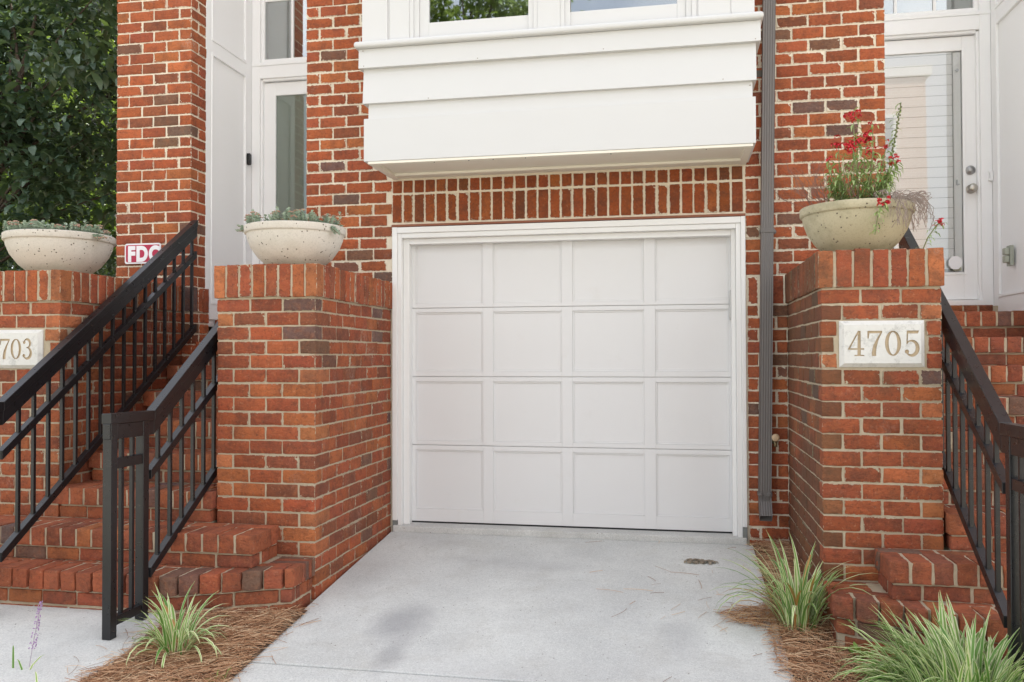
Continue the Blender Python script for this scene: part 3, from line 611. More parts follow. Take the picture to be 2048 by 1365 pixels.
# ------------------------------------------------------------------ stairs
STEP_Z = [0.237, 0.414, 0.591, 0.768, 0.945, 1.122, 1.299, 1.476, 1.653]
STEP_Y = [-1.84, -1.62, -1.34, -1.06, -0.78, -0.50, -0.22, 0.06, 0.34]
def stairs(root, spans, wl=None, wr=None):
    """spans: (x0, x1) of every step; wl / wr bend the ends of the lowest step back in plan"""
    for i, (x0, x1) in enumerate(spans):
        zt, yn = STEP_Z[i], STEP_Y[i]; nxt = STEP_Y[i+1] if i < 8 else 0.85
        def warp(Q, i=i):
            if i: return Q
            Q = Q.copy()
            if wr is not None: Q[:, 1] += np.clip(Q[:, 0]-wr, 0, None)*0.47*np.clip((PF - 0.02 - Q[:, 1])/0.5, 0, 1)
            if wl is not None: Q[:, 1] += np.clip(wl-Q[:, 0], 0, None)*0.47*np.clip((PF - 0.02 - Q[:, 1])/0.5, 0, 1)
            return Q
        b = Bricks(smear=-0.42, grime=0.6, tint=(0.86, 0.96, 1.10), mt=0.3); x = x0 + 0.004
        while x < x1 - 0.03:
            e = min(x + 0.082, x1); e = x1 if x1 - e < 0.035 else e
            b.box(x, e, yn, min(yn+0.2, nxt+0.03), zt-0.099, zt, warp=warp, jit=0.0022, tilt=0.003, tone=None); x = e + 0.0135
        for l, r in segs(x0+0.018, x1-0.018, x0+0.1+0.05*(i % 3), M): b.box(l, r, yn+0.02, yn+0.11, zt-0.1775, zt-0.112, warp=warp)
        if i == 0:
            for l, r in segs(x0+0.018, x1-0.018, x0+0.05, M): b.box(l, r, yn+0.022, yn+0.11, zt-0.262, zt-0.192, warp=warp)
        if nxt - yn > 0.215 or i == 1:
            for l, r in segs(x0, x1, x0+0.07, M): b.box(l, r, yn+0.213, max(nxt+0.02, yn+0.30), zt-0.08, zt-0.002, warp=warp)
        if i < 2:   # returns of the two lowest steps that wrap the pillar
            for xs, sg in ((x0, 1), (x1, -1)):
                yy = yn+0.125 if i else yn + 0.13
                for l, r in segs(yn+0.14, PF-0.004, yn+0.22, M): b.box(xs+sg*0.018, xs+sg*0.1, l, r, zt-0.1775, zt-0.112, warp=warp)
                yy = yn + 0.212
                while yy < PF-0.03: b.box(xs, xs+sg*0.2, yy, min(yy+0.075, PF-0.004), zt-0.099, zt-0.001, warp=warp); yy += 0.09
                if i == 0:
                    for l, r in segs(yn+0.14, PF-0.004, yn+0.3, M): b.box(xs+sg*0.018, xs+sg*0.1, l, r, zt-0.262, zt-0.192, warp=warp)
        o = b.build('step', root)
        back = PF-0.004 if (i < 2) else nxt + 0.1
        mm = MB(); pts = [(x0+0.024, yn+0.026), (x1-0.024, yn+0.026), (x1-0.024, max(back, yn+0.2)), (x0+0.024, max(back, yn+0.2))]
        if i == 0:
            pts = [(x0+0.024, yn+0.026 + (0.47*(wl-x0) if wl else 0))] + ([(wl, yn+0.03)] if wl else []) + ([(wr, yn+0.03)] if wr else []) + [(x1-0.024, yn+0.026+(0.47*(x1-wr) if wr else 0)), (x1-0.024, back), (x0+0.024, back)]
        mm.prism(pts, zt-0.35 if i == 0 else zt-0.19, zt-0.0055, 'z'); mm.build('mortar_bed', MORTAR, o)
        mm = MB(); mm.prism([(x0+0.006, yn+0.0055), (x1-0.006, yn+0.0055), (x1-0.006, yn+0.19), (x0+0.006, yn+0.19)], zt-0.097, zt-0.0045, 'z')
        if i: mm.build('nosing_mortar', MORTAR, o)
    x0, x1 = spans[2]
ST_L = thing('brick_stairs', 'brick stairs climbing between the two left pillars to the left entry', 'stairs', 'flights of brick stairs')
stairs(ST_L, [(-4.23, -1.985), (-4.02, -2.195)] + [(-3.616, -2.600)]*6 + [(-3.565, -2.636)], -3.66, -2.55)
ST_R = thing('brick_stairs', 'brick stairs behind the right railing, climbing to the white door with knob', 'stairs', 'flights of brick stairs')
stairs(ST_R, [(0.725, 2.96), (0.965, 2.76)] + [(1.300, 2.328)]*6 + [(1.346, 2.328)], 1.28, 2.4)
for root, x0, x1 in ((ST_L, -3.565, -2.636), (ST_R, 1.346, 2.29)):
    MB().box(x0, x1, 0.44, 1.0, 1.50, 1.645).build('landing', SLAB, root)

# ------------------------------------------------------------------ railings
def railing(root, x, top, mid, bot, kink, endy, baluster_y, posts, ground, side):
    """top/mid/bot = ((y,z),(y,z)) of the upper edges of the sloping bars; side=+1 if the flat end lies toward -Y"""
    def bar(name, p, q, wd, ht, extra=None):
        s = MB(); h = wd/2
        pts = []
        for (y, z) in (p, q): pts.append((y, z))
        (ya, za), (yb, zb) = pts
        s.hexa([(x-h, ya, za-ht), (x+h, ya, za-ht), (x+h, yb, zb-ht), (x-h, yb, zb-ht), (x-h, ya, za), (x+h, ya, za), (x+h, yb, zb), (x-h, yb, zb)])
        if extra:
            y0, z0 = extra
            s.hexa([(x-h, y0, z0-ht), (x+h, y0, z0-ht), (x+h, ya, za-ht), (x-h, ya, za-ht), (x-h, y0, z0), (x+h, y0, z0), (x+h, ya, za), (x-h, ya, za)])
        return s.build(name, BLACK, root, bevel=0.003)
    zk = top[0][1]
    tr = MB(); h = 0.026
    def run(s, prof, h, ht, drop=0):
        for (ya, za), (yb, zb) in zip(prof[:-1], prof[1:]):
            s.hexa([(x-h, ya, za-ht-drop), (x+h, ya, za-ht-drop), (x+h, yb, zb-ht-drop), (x-h, yb, zb-ht-drop), (x-h, ya, za-drop), (x+h, ya, za-drop), (x+h, yb, zb-drop), (x-h, yb, zb-drop)])
    prof = [(endy, zk+0.006), top[0], top[1]]
    s = MB(); run(s, prof, 0.0265, 0.050); run(s, prof, 0.0205, 0.074, 0.0495); s.build('top_rail', BLACK, root, bevel=0.003)
    s = MB(); run(s, [mid[0], mid[1]], 0.019, 0.048); s.build('middle_rail', BLACK, root, bevel=0.002)
    s = MB(); run(s, [bot[0], bot[1]], 0.019, 0.050); s.build('bottom_rail', BLACK, root, bevel=0.002)
    Lz = lambda ln, y: ln[0][1] + (ln[1][1]-ln[0][1])*(y-ln[0][0])/(ln[1][0]-ln[0][0])
    for y in baluster_y:
        MB().box(x-0.0095, x+0.0095, y-0.0095, y+0.0095, Lz(bot, y)-0.012, Lz(top, y)-0.115).build('baluster', BLACK, root, bevel=0.0015)
    fy, gy = posts     # front post and the upright at the bend
    MB().box(x-0.0235, x+0.0235, fy-0.0235, fy+0.0235, ground(fy), zk+0.004).build('post', BLACK, root, bevel=0.003)
    MB().box(x-0.0235, x+0.0235, gy-0.0235, gy+0.0235, ground(gy)+0.004, zk-0.01).build('post', BLACK, root, bevel=0.003)
    s = MB(); s.box(x-0.0185, x+0.0185, fy+0.0235, gy-0.0235, zk-0.262, zk-0.215); s.build('middle_rail', BLACK, root, bevel=0.002)
    s = MB(); s.box(x-0.0185, x+0.0185, fy+0.0235, gy-0.0235, ground(fy)+0.055, ground(fy)+0.098); s.build('bottom_rail', BLACK, root, bevel=0.002)
    for k in (1, 2):
        y = fy + (gy-fy)*k/3.0
        MB().box(x-0.0095, x+0.0095, y-0.0095, y+0.0095, ground(fy)+0.09, zk-0.11).build('baluster', BLACK, root, bevel=0.0015)
wg = lambda y: 0.150 + 0.06*y
dg = lambda y: 0.128 + 0.088*y
RM = thing('handrail', 'black iron handrail ending at the pillar with no number stone', 'handrail', 'black iron stair handrails')
def sl(y0, z0, s, y1): return ((y0, z0+ZB), (y1, z0+ZB+s*(y1-y0)))
railing(RM, -2.655, sl(-1.838, -0.612, 0.705, -0.02), sl(-1.855, -0.915, 0.68, -0.02), sl(-1.855, -1.415, 0.68, -0.25), None, -2.185,
        [-1.774+0.1095*i for i in range(14)], (-2.155, -1.905), wg, 1)
RL = thing('handrail', 'black iron handrail fixed to the brick pier below the red sign', 'handrail', 'black iron stair handrails')
railing(RL, -3.52, sl(-1.87, -0.572, 0.678, -0.012), sl(-1.87, -0.832, 0.692, -0.012), sl(-1.87, -1.372, 0.688, -0.012), None, -2.20,
        [-0.053-0.1125*i for i in range(16)], (-2.17, -1.93), wg, 1)
RR = thing('handrail', 'black iron handrail beside the 4705 pillar at the right edge', 'handrail', 'black iron stair handrails')
railing(RR, 1.350, sl(-1.945, -0.618, 0.675, -0.02), sl(-1.95, -0.865, 0.645, -0.02), sl(-1.95, -1.415, 0.655, -0.25), None, -2.29,
        [-1.187-0.108*i for i in range(7)] + [-1.079+0.108*i for i in range(8)], (-2.26, -2.02), dg, 1)

# ------------------------------------------------------------------ downspout, sign, fittings
DS = thing('downspout', 'grey ribbed metal downspout on brick between garage and 4705 pillar', 'downspout')
def spout_sec(cx, cy, z, w=0.078, d=0.062, tilt=0.0, n=5):
    p = [];
    hw = w/2
    k = n*4
    for i in range(k+1):
        u = -hw + w*i/k; v = -d/2 + (0.0020 if i % 4 in (2, 3) else 0.0); p.append((u, v))
    p += [(hw, d/2), (-hw, d/2)]
    return [Vector((cx+u, cy+v*math.cos(tilt), z+v*math.sin(tilt))) for u, v in p]
s = MB(); secs = []
for (cx, cy, z, tl) in ((0.640, -0.042, 4.6, 0), (0.604, -0.042, 2.38, 0), (0.574, -0.042, 0.47, 0), (0.574, -0.046, 0.42, -0.15), (0.574, -0.070, 0.375, -0.5), (0.574, -0.115, 0.315, -0.75)): secs.append(spout_sec(cx, cy, z, tilt=tl))
n = len(secs[0]); vs = [p for q in secs for p in q]
s.add(vs, [(i*n+k, i*n+(k+1) % n, (i+1)*n+(k+1) % n, (i+1)*n+k) for i in range(len(secs)-1) for k in range(n)])
ob = s.build('pipe', SPOUT, DS); sd = ob.modifiers.new('wall', 'SOLIDIFY'); sd.thickness = 0.002
e = MB()
for i in range(9): e.box(0.548, 0.600, -0.0795, -0.0735, 0.395+i*0.0085, 0.399+i*0.0085)
e.build('crimps', SPOUT, DS)
for z, cx in ((2.175, 0.6015), (0.462, 0.574)):
    q = MB(); q.box(cx-0.043, cx+0.043, -0.0765, -0.0745, z-0.012, z+0.012); q.box(cx-0.0445, cx-0.0415, -0.0765, -0.002, z-0.012, z+0.012); q.box(cx+0.0415, cx+0.0445, -0.0765, -0.002, z-0.012, z+0.012)
    for sg in ((-1, 1) if z < 1 else (1,)): q.lathe([(0.015, 0), (0.015, -0.006), (0.008, -0.007), (0.006, -0.012), (0.001, -0.012)], (cx+sg*(0.026 if z < 1 else 0.048), -0.0765 if z < 1 else -0.004, z), 14, 'y')
    q.build('strap', SPOUT, DS, bevel=0.001)
SG = thing('wall_sign', 'small red sign with white letters FDC on the brick pier', 'sign')
q = MB(); x0, x1, z0, z1, rr = -4.103, -3.800, 2.070, 2.224, 0.018
rect = [(cx+rr*math.cos(a), cz+rr*math.sin(a)) for cx, cz, a0 in ((x1-rr, z1-rr, 0), (x0+rr, z1-rr, 90), (x0+rr, z0+rr, 180), (x1-rr, z0+rr, 270)) for a in [math.radians(a0+15*i) for i in range(7)]]
q.prism(rect, -0.016, -0.012); q.build('plate', mat_plain('sign_white', (0.80, 0.78, 0.80), 0.4, 0, 0.04), SG)
ins = [(x0+(x1-x0)*0.5+(u-(x0+x1)/2)*0.93, (z0+z1)/2+(v-(z0+z1)/2)*0.85) for u, v in rect]
q = MB(); q.prism(ins, -0.0175, -0.0161); q.build('red_field', mat_plain('sign_red', (0.42, 0.012, 0.055), 0.4, 0, 0.08), SG)
cu = bpy.data.curves.new('letters', 'FONT'); cu.body = 'FDC'; cu.size = 0.150; cu.extrude = 0.0008; cu.offset = 0.0085; cu.space_character = 1.16
to = bpy.data.objects.new('letters_src', cu); COL.objects.link(to); bpy.context.view_layer.update()
me = bpy.data.meshes.new_from_object(to.evaluated_get(bpy.context.evaluated_depsgraph_get())); bpy.data.objects.remove(to)
me.materials.clear(); me.materials.append(mat_plain('letter_white', (0.82, 0.80, 0.82), 0.4, 0, 0.03))
lo = bpy.data.objects.new('letters', me); link(lo, SG); lo.rotation_euler = (PI/2, 0, 0); lo.location = (-4.076, -0.0184, 2.092); lo.scale = (0.86, 1.02, 1)
q = MB()
for xx in (-4.09, -3.815): q.lathe([(0.004, 0), (0.003, -0.003)], (xx, -0.0165, 2.212), 10, 'y')
q.build('screws', STEEL, SG)
DB = thing('video_doorbell', 'black video doorbell on the white panelling of the left entry', 'doorbell')
rr = 0.018; a0, a1, b0, b1 = 0.828, 0.874, 2.992, 3.092
rp = [(cy+rr*math.cos(a), cz+rr*math.sin(a)) for cy, cz, s0 in ((a1-rr, b1-rr, 0), (a0+rr, b1-rr, 90), (a0+rr, b0+rr, 180), (a1-rr, b0+rr, 270)) for a in [math.radians(s0+18*i) for i in range(6)]]
q = MB(); q.prism(rp, PR+0.0065, PR+0.030, 'x'); q.build('case', mat_plain('doorbell_black', (0.008, 0.008, 0.009), 0.3, 0, 0.1), DB, bevel=0.004)
q = MB(); q.lathe([(0.014, 0), (0.014, 0.003), (0.011, 0.0035), (0.010, 0.002), (0.001, 0.002)], (PR+0.030, 0.851, 3.022), 20, 'x'); q.build('button', mat_plain('doorbell_button', (0.03, 0.03, 0.032), 0.3), DB)
q = MB(); q.lathe([(0.007, 0), (0.006, 0.002), (0.001, 0.002)], (PR+0.030, 0.851, 3.072), 14, 'x'); q.build('lens', mat_plain('lens_black', (0.004, 0.004, 0.006), 0.05), DB)
OT = thing('outdoor_outlet', 'grey green weatherproof outlet on the white side wall by right door', 'outlet')
q = MB(); q.box(2.265, 2.2895, 0.545, 0.615, 1.975, 2.115); q.build('cover_plate', mat_plain('outlet_grey', (0.34, 0.36, 0.30), 0.6), OT, bevel=0.004)
for zz in (2.05, 1.985+0.012): MB().box(2.235, 2.2645, 0.553, 0.607, zz, zz+0.048).build('flip_lid', mat_plain('outlet_lid', (0.38, 0.40, 0.33), 0.6), OT, bevel=0.006)
q = thing('contact_sensor', 'small white sensor box on the right door casing', 'sensor')
MB().box(2.262, 2.288, 0.905, 0.9295, 2.632, 2.702).build('case', WHITE_E, q, bevel=0.003)
MB().box(2.2635, 2.2655, 0.9035, 0.905, 2.645, 2.69).build('seam', mat_plain('seam_grey', (0.3, 0.3, 0.3), 0.6), q)
HB = thing('hose_tap', 'brass hose tap low on the brick beside the downspout', 'tap')
q = MB(); q.tube([(0.640, 0.0, 0.812), (0.640, -0.05, 0.812), (0.640, -0.075, 0.800), (0.640, -0.085, 0.775)], 0.011, 10); q.lathe([(0.026, -0.002), (0.026, -0.008), (0.012, -0.010)], (0.640, 0, 0.812), 18, 'y'); q.build('body', mat_plain('old_brass', (0.20, 0.155, 0.085), 0.45, 0.8), HB, smooth=True)
q = MB(); q.lathe([(0.014, 0.0), (0.024, 0.004), (0.025, 0.018), (0.014, 0.028), (0.006, 0.030)], (0.640, -0.105, 0.832), 18, 'y'); q.build('handle', mat_plain('tap_cap', (0.50, 0.36, 0.22), 0.5), HB, smooth=True)
q = MB(); q.tube([(0.640, -0.02, 0.812), (0.640, -0.08, 0.832)], 0.008, 8); q.build('stem', mat_plain('dark_brass', (0.06, 0.05, 0.04), 0.5, 0.5), HB)
LP = thing('table_lamp', 'white lamp behind the left bay window', 'lamp')
q = MB(); q.lathe([(0.150, 0.0), (0.155, 0.004), (0.11, 0.26), (0.105, 0.26)], (-1.02, -0.22, 3.655), 32); q.build('lamp_shade', mat_plain('lamp_shade', (0.62, 0.66, 0.60), 0.7, 0, 0.05), LP, smooth=True)
q = MB(); q.tube([(-1.05, -0.22, 3.66), (-1.04, -0.24, 3.62), (-1.01, -0.25, 3.60), (-0.98, -0.25, 3.57), (-0.965, -0.25, 3.50), (-0.965, -0.25, 3.36)], [0.05, 0.05, 0.05, 0.048, 0.045, 0.045], 16); q.lathe([(0.09, 0), (0.09, 0.02), (0.05, 0.05)], (-0.965, -0.25, 3.385), 24); q.build('lamp_base', mat_plain('lamp_ceramic', (0.60, 0.62, 0.56), 0.3, 0, 0.05), LP, smooth=True)
# ------------------------------------------------------------------ planters
def bowl(root, cx, cy, r, h, mat):
    z = BT + 0.002; q = MB()
    q.lathe([(r*0.45, 0), (r*0.53, 0.010), (r*0.73, h*0.25), (r*0.875, h*0.50), (r*0.945, h*0.72), (r*0.955, h*0.815), (r*0.985, h*0.825), (r, h*0.85), (r, h*0.985), (r*0.985, h), (r*0.93, h), (r*0.91, h*0.97), (r*0.90, h*0.86)], (cx, cy, z), 72)
    o = q.build('bowl', mat, root, smooth=True); md = o.modifiers.new('es', 'EDGE_SPLIT'); md.split_angle = math.radians(50)
    q = MB(); q.lathe([(r*0.91, h*0.84), (r*0.91, h*0.87)], (cx, cy, z), 40); q.build('soil', mat_plain('potting_soil', (0.045, 0.032, 0.022), 0.95, 0, 0.4, 60), root)
    return z + h*0.87, z + h
BW_A = mat_bowl('pale_bowl_concrete', (0.58, 0.53, 0.465), (0.68, 0.635, 0.565), 0.22); BW_B = mat_bowl('mossy_bowl_concrete', (0.41, 0.36, 0.235), (0.52, 0.465, 0.33), 0.8)
BM = thing('planter_bowl', 'cast stone bowl with sedum on the pillar left of the garage', 'planter', 'cast stone bowl planters'); BN = thing('planter_bowl', 'cast stone bowl on the 4703 pillar at the far left', 'planter', 'cast stone bowl planters')
BR = thing('planter_bowl', 'mossy cast stone bowl on the 4705 pillar with red flowers', 'planter', 'cast stone bowl planters')
zM = bowl(BM, -2.25, -1.0, 0.300, 0.250, BW_A); zN = bowl(BN, -3.93, -0.92, 0.330, 0.260, BW_A); zR = bowl(BR, 0.962, -0.99, 0.287, 0.262, BW_B)

class Leaves:
    """many small faces in one mesh with a random value per leaf"""
    def __init__(s): s.V = []; s.F = []; s.R = []; s.UV = []
    def poly(s, pts, rnd, uv=None):
        b = len(s.V); s.V += [tuple(p) for p in pts]; s.F.append(tuple(range(b, b+len(pts)))); s.R += [rnd]*len(pts); s.UV.append(uv or [(0.5, 0.5)]*len(pts))
    def leaf(s, p, d, up, L, W, rnd, bend=0.15):
        d = Vector(d).normalized(); w = d.cross(Vector(up)); w = (w if w.length > 1e-4 else d.orthogonal()).normalized(); n = w.cross(d)
        p = Vector(p); a = p + d*L*0.35 + n*L*bend*0.3; c = p + d*L*0.76 + n*L*bend*0.2; t = p + d*L - n*L*bend
        b = len(s.V); s.V += [tuple(p), tuple(a - w*W*0.46 + n*W*.12), tuple(a), tuple(a + w*W*0.46 + n*W*.12), tuple(c - w*W*0.46 + n*W*.1), tuple(c), tuple(c + w*W*0.46 + n*W*.1), tuple(t - w*W*.12), tuple(t + w*W*.12)]
        for f in ((0, 2, 1), (0, 3, 2), (1, 2, 5, 4), (2, 3, 6, 5), (4, 5, 7), (5, 6, 8), (5, 8, 7)): s.F.append(tuple(b+k for k in f)); s.UV.append([(0.5, 0.5)]*len(f))
        s.R += [rnd]*9
    def blob(s, p, r, rnd, squash=1.0):
        p = Vector(p); b = len(s.V)
        pts = [(0, 0, 1)] + [(math.cos(a)*.87, math.sin(a)*.87, .4) for a in (0, 1.257, 2.513, 3.77, 5.027)] + [(math.cos(a+.6)*.87, math.sin(a+.6)*.87, -.4) for a in (0, 1.257, 2.513, 3.77, 5.027)] + [(0, 0, -1)]
        s.V += [tuple(p + Vector((x*r, y*r, z*r*squash))) for x, y, z in pts]; s.R += [rnd]*12
        fs = [(0, 1+i, 1+(i+1) % 5) for i in range(5)] + [(1+i, 6+i, 1+(i+1) % 5) for i in range(5)] + [(1+(i+1) % 5, 6+i, 6+(i+1) % 5) for i in range(5)] + [(11, 6+(i+1) % 5, 6+i) for i in range(5)]
        for f in fs: s.F.append(tuple(b+k for k in f)); s.UV.append([(0.5, 0.5)]*3)
    def ribbon(s, pts, ws, side, rnd, v0=0.0):
        m = len(pts); b = len(s.V); side = Vector(side)
        for p, w in zip(pts, ws):
            p = Vector(p)
            for k in (-1, 0, 1): s.V.append(tuple(p + side*w*k*0.5 - Vector((0, 0, 1))*(0.16*w if k == 0 else 0)))
        s.R += [rnd]*(3*m)
        for i in range(m-1):
            for k in (0, 1):
                s.F.append((b+3*i+k, b+3*i+k+1, b+3*i+k+4, b+3*i+k+3)); va, vb = i/(m-1), (i+1)/(m-1)
                s.UV.append([(k*.5, va), (k*.5+.5, va), (k*.5+.5, vb), (k*.5, vb)])
    def build(s, name, mat, parent=None, smooth=True):
        me = bpy.data.meshes.new(name); me.from_pydata(s.V, [], s.F)
        a = me.attributes.new('rnd', 'FLOAT', 'POINT'); a.data.foreach_set('value', s.R)
        u = me.uv_layers.new(name='UVMap'); u.data.foreach_set('uv', [c for f in s.UV for p in f for c in p])
        if smooth: me.polygons.foreach_set('use_smooth', [True]*len(me.polygons))
        me.materials.append(mat); o = bpy.data.objects.new(name, me); return link(o, parent)
SED = mat_leaf('sedum_leaf', (0.40, 0.51, 0.42), (0.60, 0.69, 0.59), 0.15, 0.55); SEDF = mat_leaf('sedum_flower', (0.52, 0.27, 0.22), (0.62, 0.48, 0.34), 0.1, 0.7)
def sedum(root, cx, cy, r, z, zr, n, pink, overs):
    lv = Leaves(); fl = Leaves(); st = MB()
    def sprig(p, h, lean, size, pk):
        base = Vector(p); tip = base + Vector((lean[0], lean[1], h)); st.tube([base, (base+tip)/2 + Vector((0, 0, h*.08)), tip], 0.0018, 5)
        for k in range(16):
            t = 0.25 + 0.75*k/15; q = base.lerp(tip, t); a = k*2.4 + random.random(); d = Vector((math.cos(a), math.sin(a), 0.35+0.5*t))
            lv.leaf(q, d, (0, 0, 1), size*1.3*random.uniform(.7, 1.2), size*1.05, random.random(), 0.1)
        if pk:
            for k in range(26):
                a = random.uniform(0, 2*PI); rr = 0.020*math.sqrt(random.random()); fl.blob(tip + Vector((rr*math.cos(a), rr*math.sin(a), 0.010 - rr*rr*14 + random.uniform(0, .004))), 0.0036, random.random())
    for i in range(n):
        a = random.uniform(0, 2*PI); q = r*0.90*math.sqrt(random.random()); 
        sprig((cx+q*math.cos(a), cy+q*math.sin(a), z-0.01), (zr-z)+random.uniform(0.010, 0.055) + 0.055*random.random()**3, (random.uniform(-.02, .02), random.uniform(-.02, .02)), 0.017, random.random() < pink)
    for i in range(int(n*0.35)):    # the fringe just inside the front rim
        a = random.uniform(PI*1.02, PI*1.98); sprig((cx+r*.86*math.cos(a), cy+r*.86*math.sin(a), zr-0.02), random.uniform(.035, .075), (0.02*math.cos(a), 0.02*math.sin(a)), 0.016, random.random() < pink)
    for (a, dz, out, m_) in overs:
        for i in range(m_):
            aa = a + random.uniform(-.10, .10); o = out*random.uniform(.5, 1.0)
            sprig((cx+(r*.93)*math.cos(aa), cy+(r*.93)*math.sin(aa), zr-0.005), dz+random.uniform(-.02, .02), (o*math.cos(aa), o*math.sin(aa)), 0.016, random.random() < pink)
    lv.build('leaves', SED, root); fl.build('flower_heads', SEDF, root); st.build('stems', mat_plain('sedum_stem', (0.20, 0.17, 0.09), 0.7), root)
SM_ = thing('sedum', 'grey green sedum filling the bowl left of the garage', 'sedum plant', 'sedum plants in bowls'); SN_ = thing('sedum', 'sedum with pink flower heads in the far left bowl', 'sedum plant', 'sedum plants in bowls')
sedum(SM_, -2.25, -1.0, 0.300, zM[0], zM[1], 85, 0.25, ((PI*1.0, 0.01, 0.10, 8), (-0.35, -0.05, 0.09, 3), (-1.2, 0.055, 0.0, 4)))
sedum(SN_, -3.93, -0.92, 0.330, zN[0], zN[1], 95, 0.35, ((PI*1.05, 0.01, 0.09, 7), (-0.25, -0.04, 0.10, 3), (PI*1.25, 0.05, 0.0, 5)))
# snapdragons and dead stems in the right bowl
SNAP = thing('snapdragon', 'red snapdragons growing from the mossy right bowl', 'flowering plant')
lv = Leaves(); st = MB(); pods = Leaves()
PSTEM = mat_plain('snapdragon_stem', (0.19, 0.22, 0.09), 0.6); PETAL = mat_leaf('snapdragon_petal', (0.60, 0.010, 0.030), (0.80, 0.040, 0.075), 0.15, 0.5)
def stem(pts, leaves, L, flowers=(), r=0.0028, lo=0.0):
    P = [Vector(p) for p in pts]; st.tube(P, [r]*(len(P)-1)+[r*.6], 6)
    def at(t):
        x = t*(len(P)-1); i = min(int(x), len(P)-2); return P[i].lerp(P[i+1], x-i)
    for k in range(leaves):
        t = lo + (1-lo)*(k+random.random())/leaves; a = random.uniform(0, 2*PI); d = Vector((math.cos(a), math.sin(a), random.uniform(-.7, .35)))
        lv.leaf(at(t), d, (0, 0, 1), L*random.uniform(.6, 1.2), L*0.20, random.random(), 0.25)
    for t, n, sz in flowers:
        c = at(t); pt = Leaves(); n = int(n*1.2); sz *= 1.05
        for k in range(n):
            q = c + Vector((random.gauss(0, sz), random.gauss(0, sz), random.gauss(0, sz*1.1)))
            for e in range(6):
                a = random.uniform(0, 2*PI); d = Vector((math.cos(a), math.sin(a)-.4, random.uniform(-.5, .6))); pt.leaf(q, d, (0, 0, 1), sz*1.15, sz*1.05, random.random(), 0.4)
        pt.build('flower', PETAL, SNAP)
X0, Y0 = 0.962, -0.99; z0 = zR[0]
def up(dx, dy, tx, ty, tz): return [(X0+dx, Y0+dy, z0), (X0+dx*.8+tx*.25, Y0+dy+ty*.25, z0+(tz-z0)*.35), (X0+dx*.4+tx*.65, Y0+dy+ty*.6, z0+(tz-z0)*.7), (X0+tx, Y0+ty, tz)]
stem(up(-.02, -.05, -.02, -.05, 2.655), 26, 0.055, ((.99, 7, .014), (.93, 4, .010)))
stem(up(-.10, -.04, -.15, -.06, 2.42), 22, 0.055, ((.99, 4, .012),)); stem(up(-.06, .02, -.085, 0, 2.50), 24, 0.06, ((.97, 7, .015),))
stem(up(0, -.02, .0, -.04, 2.51), 30, 0.065, ((.98, 9, .017),)); stem(up(.03, .03, .06, .0, 2.53), 30, 0.065, ((.98, 9, .016),)); stem(up(.05, -.06, .075, -.06, 2.59), 26, 0.06, ((.99, 5, .011),))
stem(up(.0, -.07, -.04, -.12, 2.455), 30, 0.06, ((.97, 7, .015),)); stem(up(.08, -.02, .145, -.05, 2.475), 26, 0.06, ((.98, 5, .011),)); stem(up(.08, -.08, .165, -.12, 2.385), 26, 0.06, ((.97, 6, .013),)); stem(up(.03, -.09, .055, -.14, 2.42), 30, 0.065, ((.97, 5, .013),))
for i in range(24):
    a = random.uniform(0, 2*PI); dx, dy = 0.13*math.cos(a), 0.11*math.sin(a)
    stem(up(dx*.6, dy*.6, dx*1.25+.02, dy*1.2-.03, 2.30+random.uniform(-.03, .09)), 26, 0.065)
tall = up(.13, .0, .225, -.03, 2.70); stem(tall, 34, 0.045)
for k in range(34):
    t = .45+.55*k/34; P = [Vector(p) for p in tall]; x = t*3; i = min(int(x), 2); q = P[i].lerp(P[i+1], x-i); a = k*2.4; pods.blob(q+Vector((.006*math.cos(a), .006*math.sin(a), 0)), 0.0055*(1.25-t*.5), random.random(), 1.4)
st_main = st; st = MB()
drop = [(X0+.06, Y0-.27, zR[1]), (X0+.055, Y0-.325, zR[1]-.01), (X0+.035, Y0-.335, zR[1]-.10), (X0+.025, Y0-.315, zR[1]-.19)]
stem([drop[3], drop[2], (X0+.045, Y0-.345, zR[1]-.07), (X0+.06, Y0-.355, zR[1]-.035)], 34, 0.045, ((.98, 6, .014),), lo=0.0)
st.build('hanging_stem', PSTEM, SNAP); st = MB()
stem([(X0+.275, Y0-.22, BT+.01), (X0+.29, Y0-.24, BT+.06), (X0+.325, Y0-.25, BT+.115), (X0+.355, Y0-.25, BT+.14)], 16, 0.05, ((.97, 4, .011), (.75, 2, .010)))
lv.build('leaves', mat_leaf('snapdragon_leaf', (0.28, 0.42, 0.16), (0.50, 0.62, 0.26), 0.3, 0.5), SNAP); st.build('side_stem', PSTEM, SNAP); st_main.build('stems', PSTEM, SNAP)
pods.build('seed_pods', mat_leaf('seed_pod', (0.10, 0.14, 0.05), (0.19, 0.21, 0.08), 0.1, 0.6), SNAP)
DEAD = thing('dried_plant', 'dry grey stems spilling over the mossy right bowl', 'dead plant')
q = MB()
for i in range(150):      # tangled mat over the front right of the rim
    a = random.uniform(-1.35, -0.12); r0 = 0.29 + random.uniform(-.10, .02); p = Vector((X0+r0*math.cos(a), Y0+r0*math.sin(a), zR[1]+random.uniform(-.005, .035))); pts = [p]
    dr = Vector((math.cos(a), math.sin(a), 0)); tg = Vector((-math.sin(a), math.cos(a), 0))*random.uniform(-1, 1); fall = random.uniform(0, .17)**1.0
    for k in range(1, 6):
        t = k/5; pts.append(p + dr*(0.075*math.sin(t*1.6))*random.uniform(.5, 1.0) + tg*0.05*t*random.uniform(.3, 1) + Vector((random.uniform(-.010, .010), random.uniform(-.010, .010), 0.02*math.sin(t*3) - fall*t*t)))
    q.tube(pts, random.choice((.0008, .0010, .0016)), 4, False)
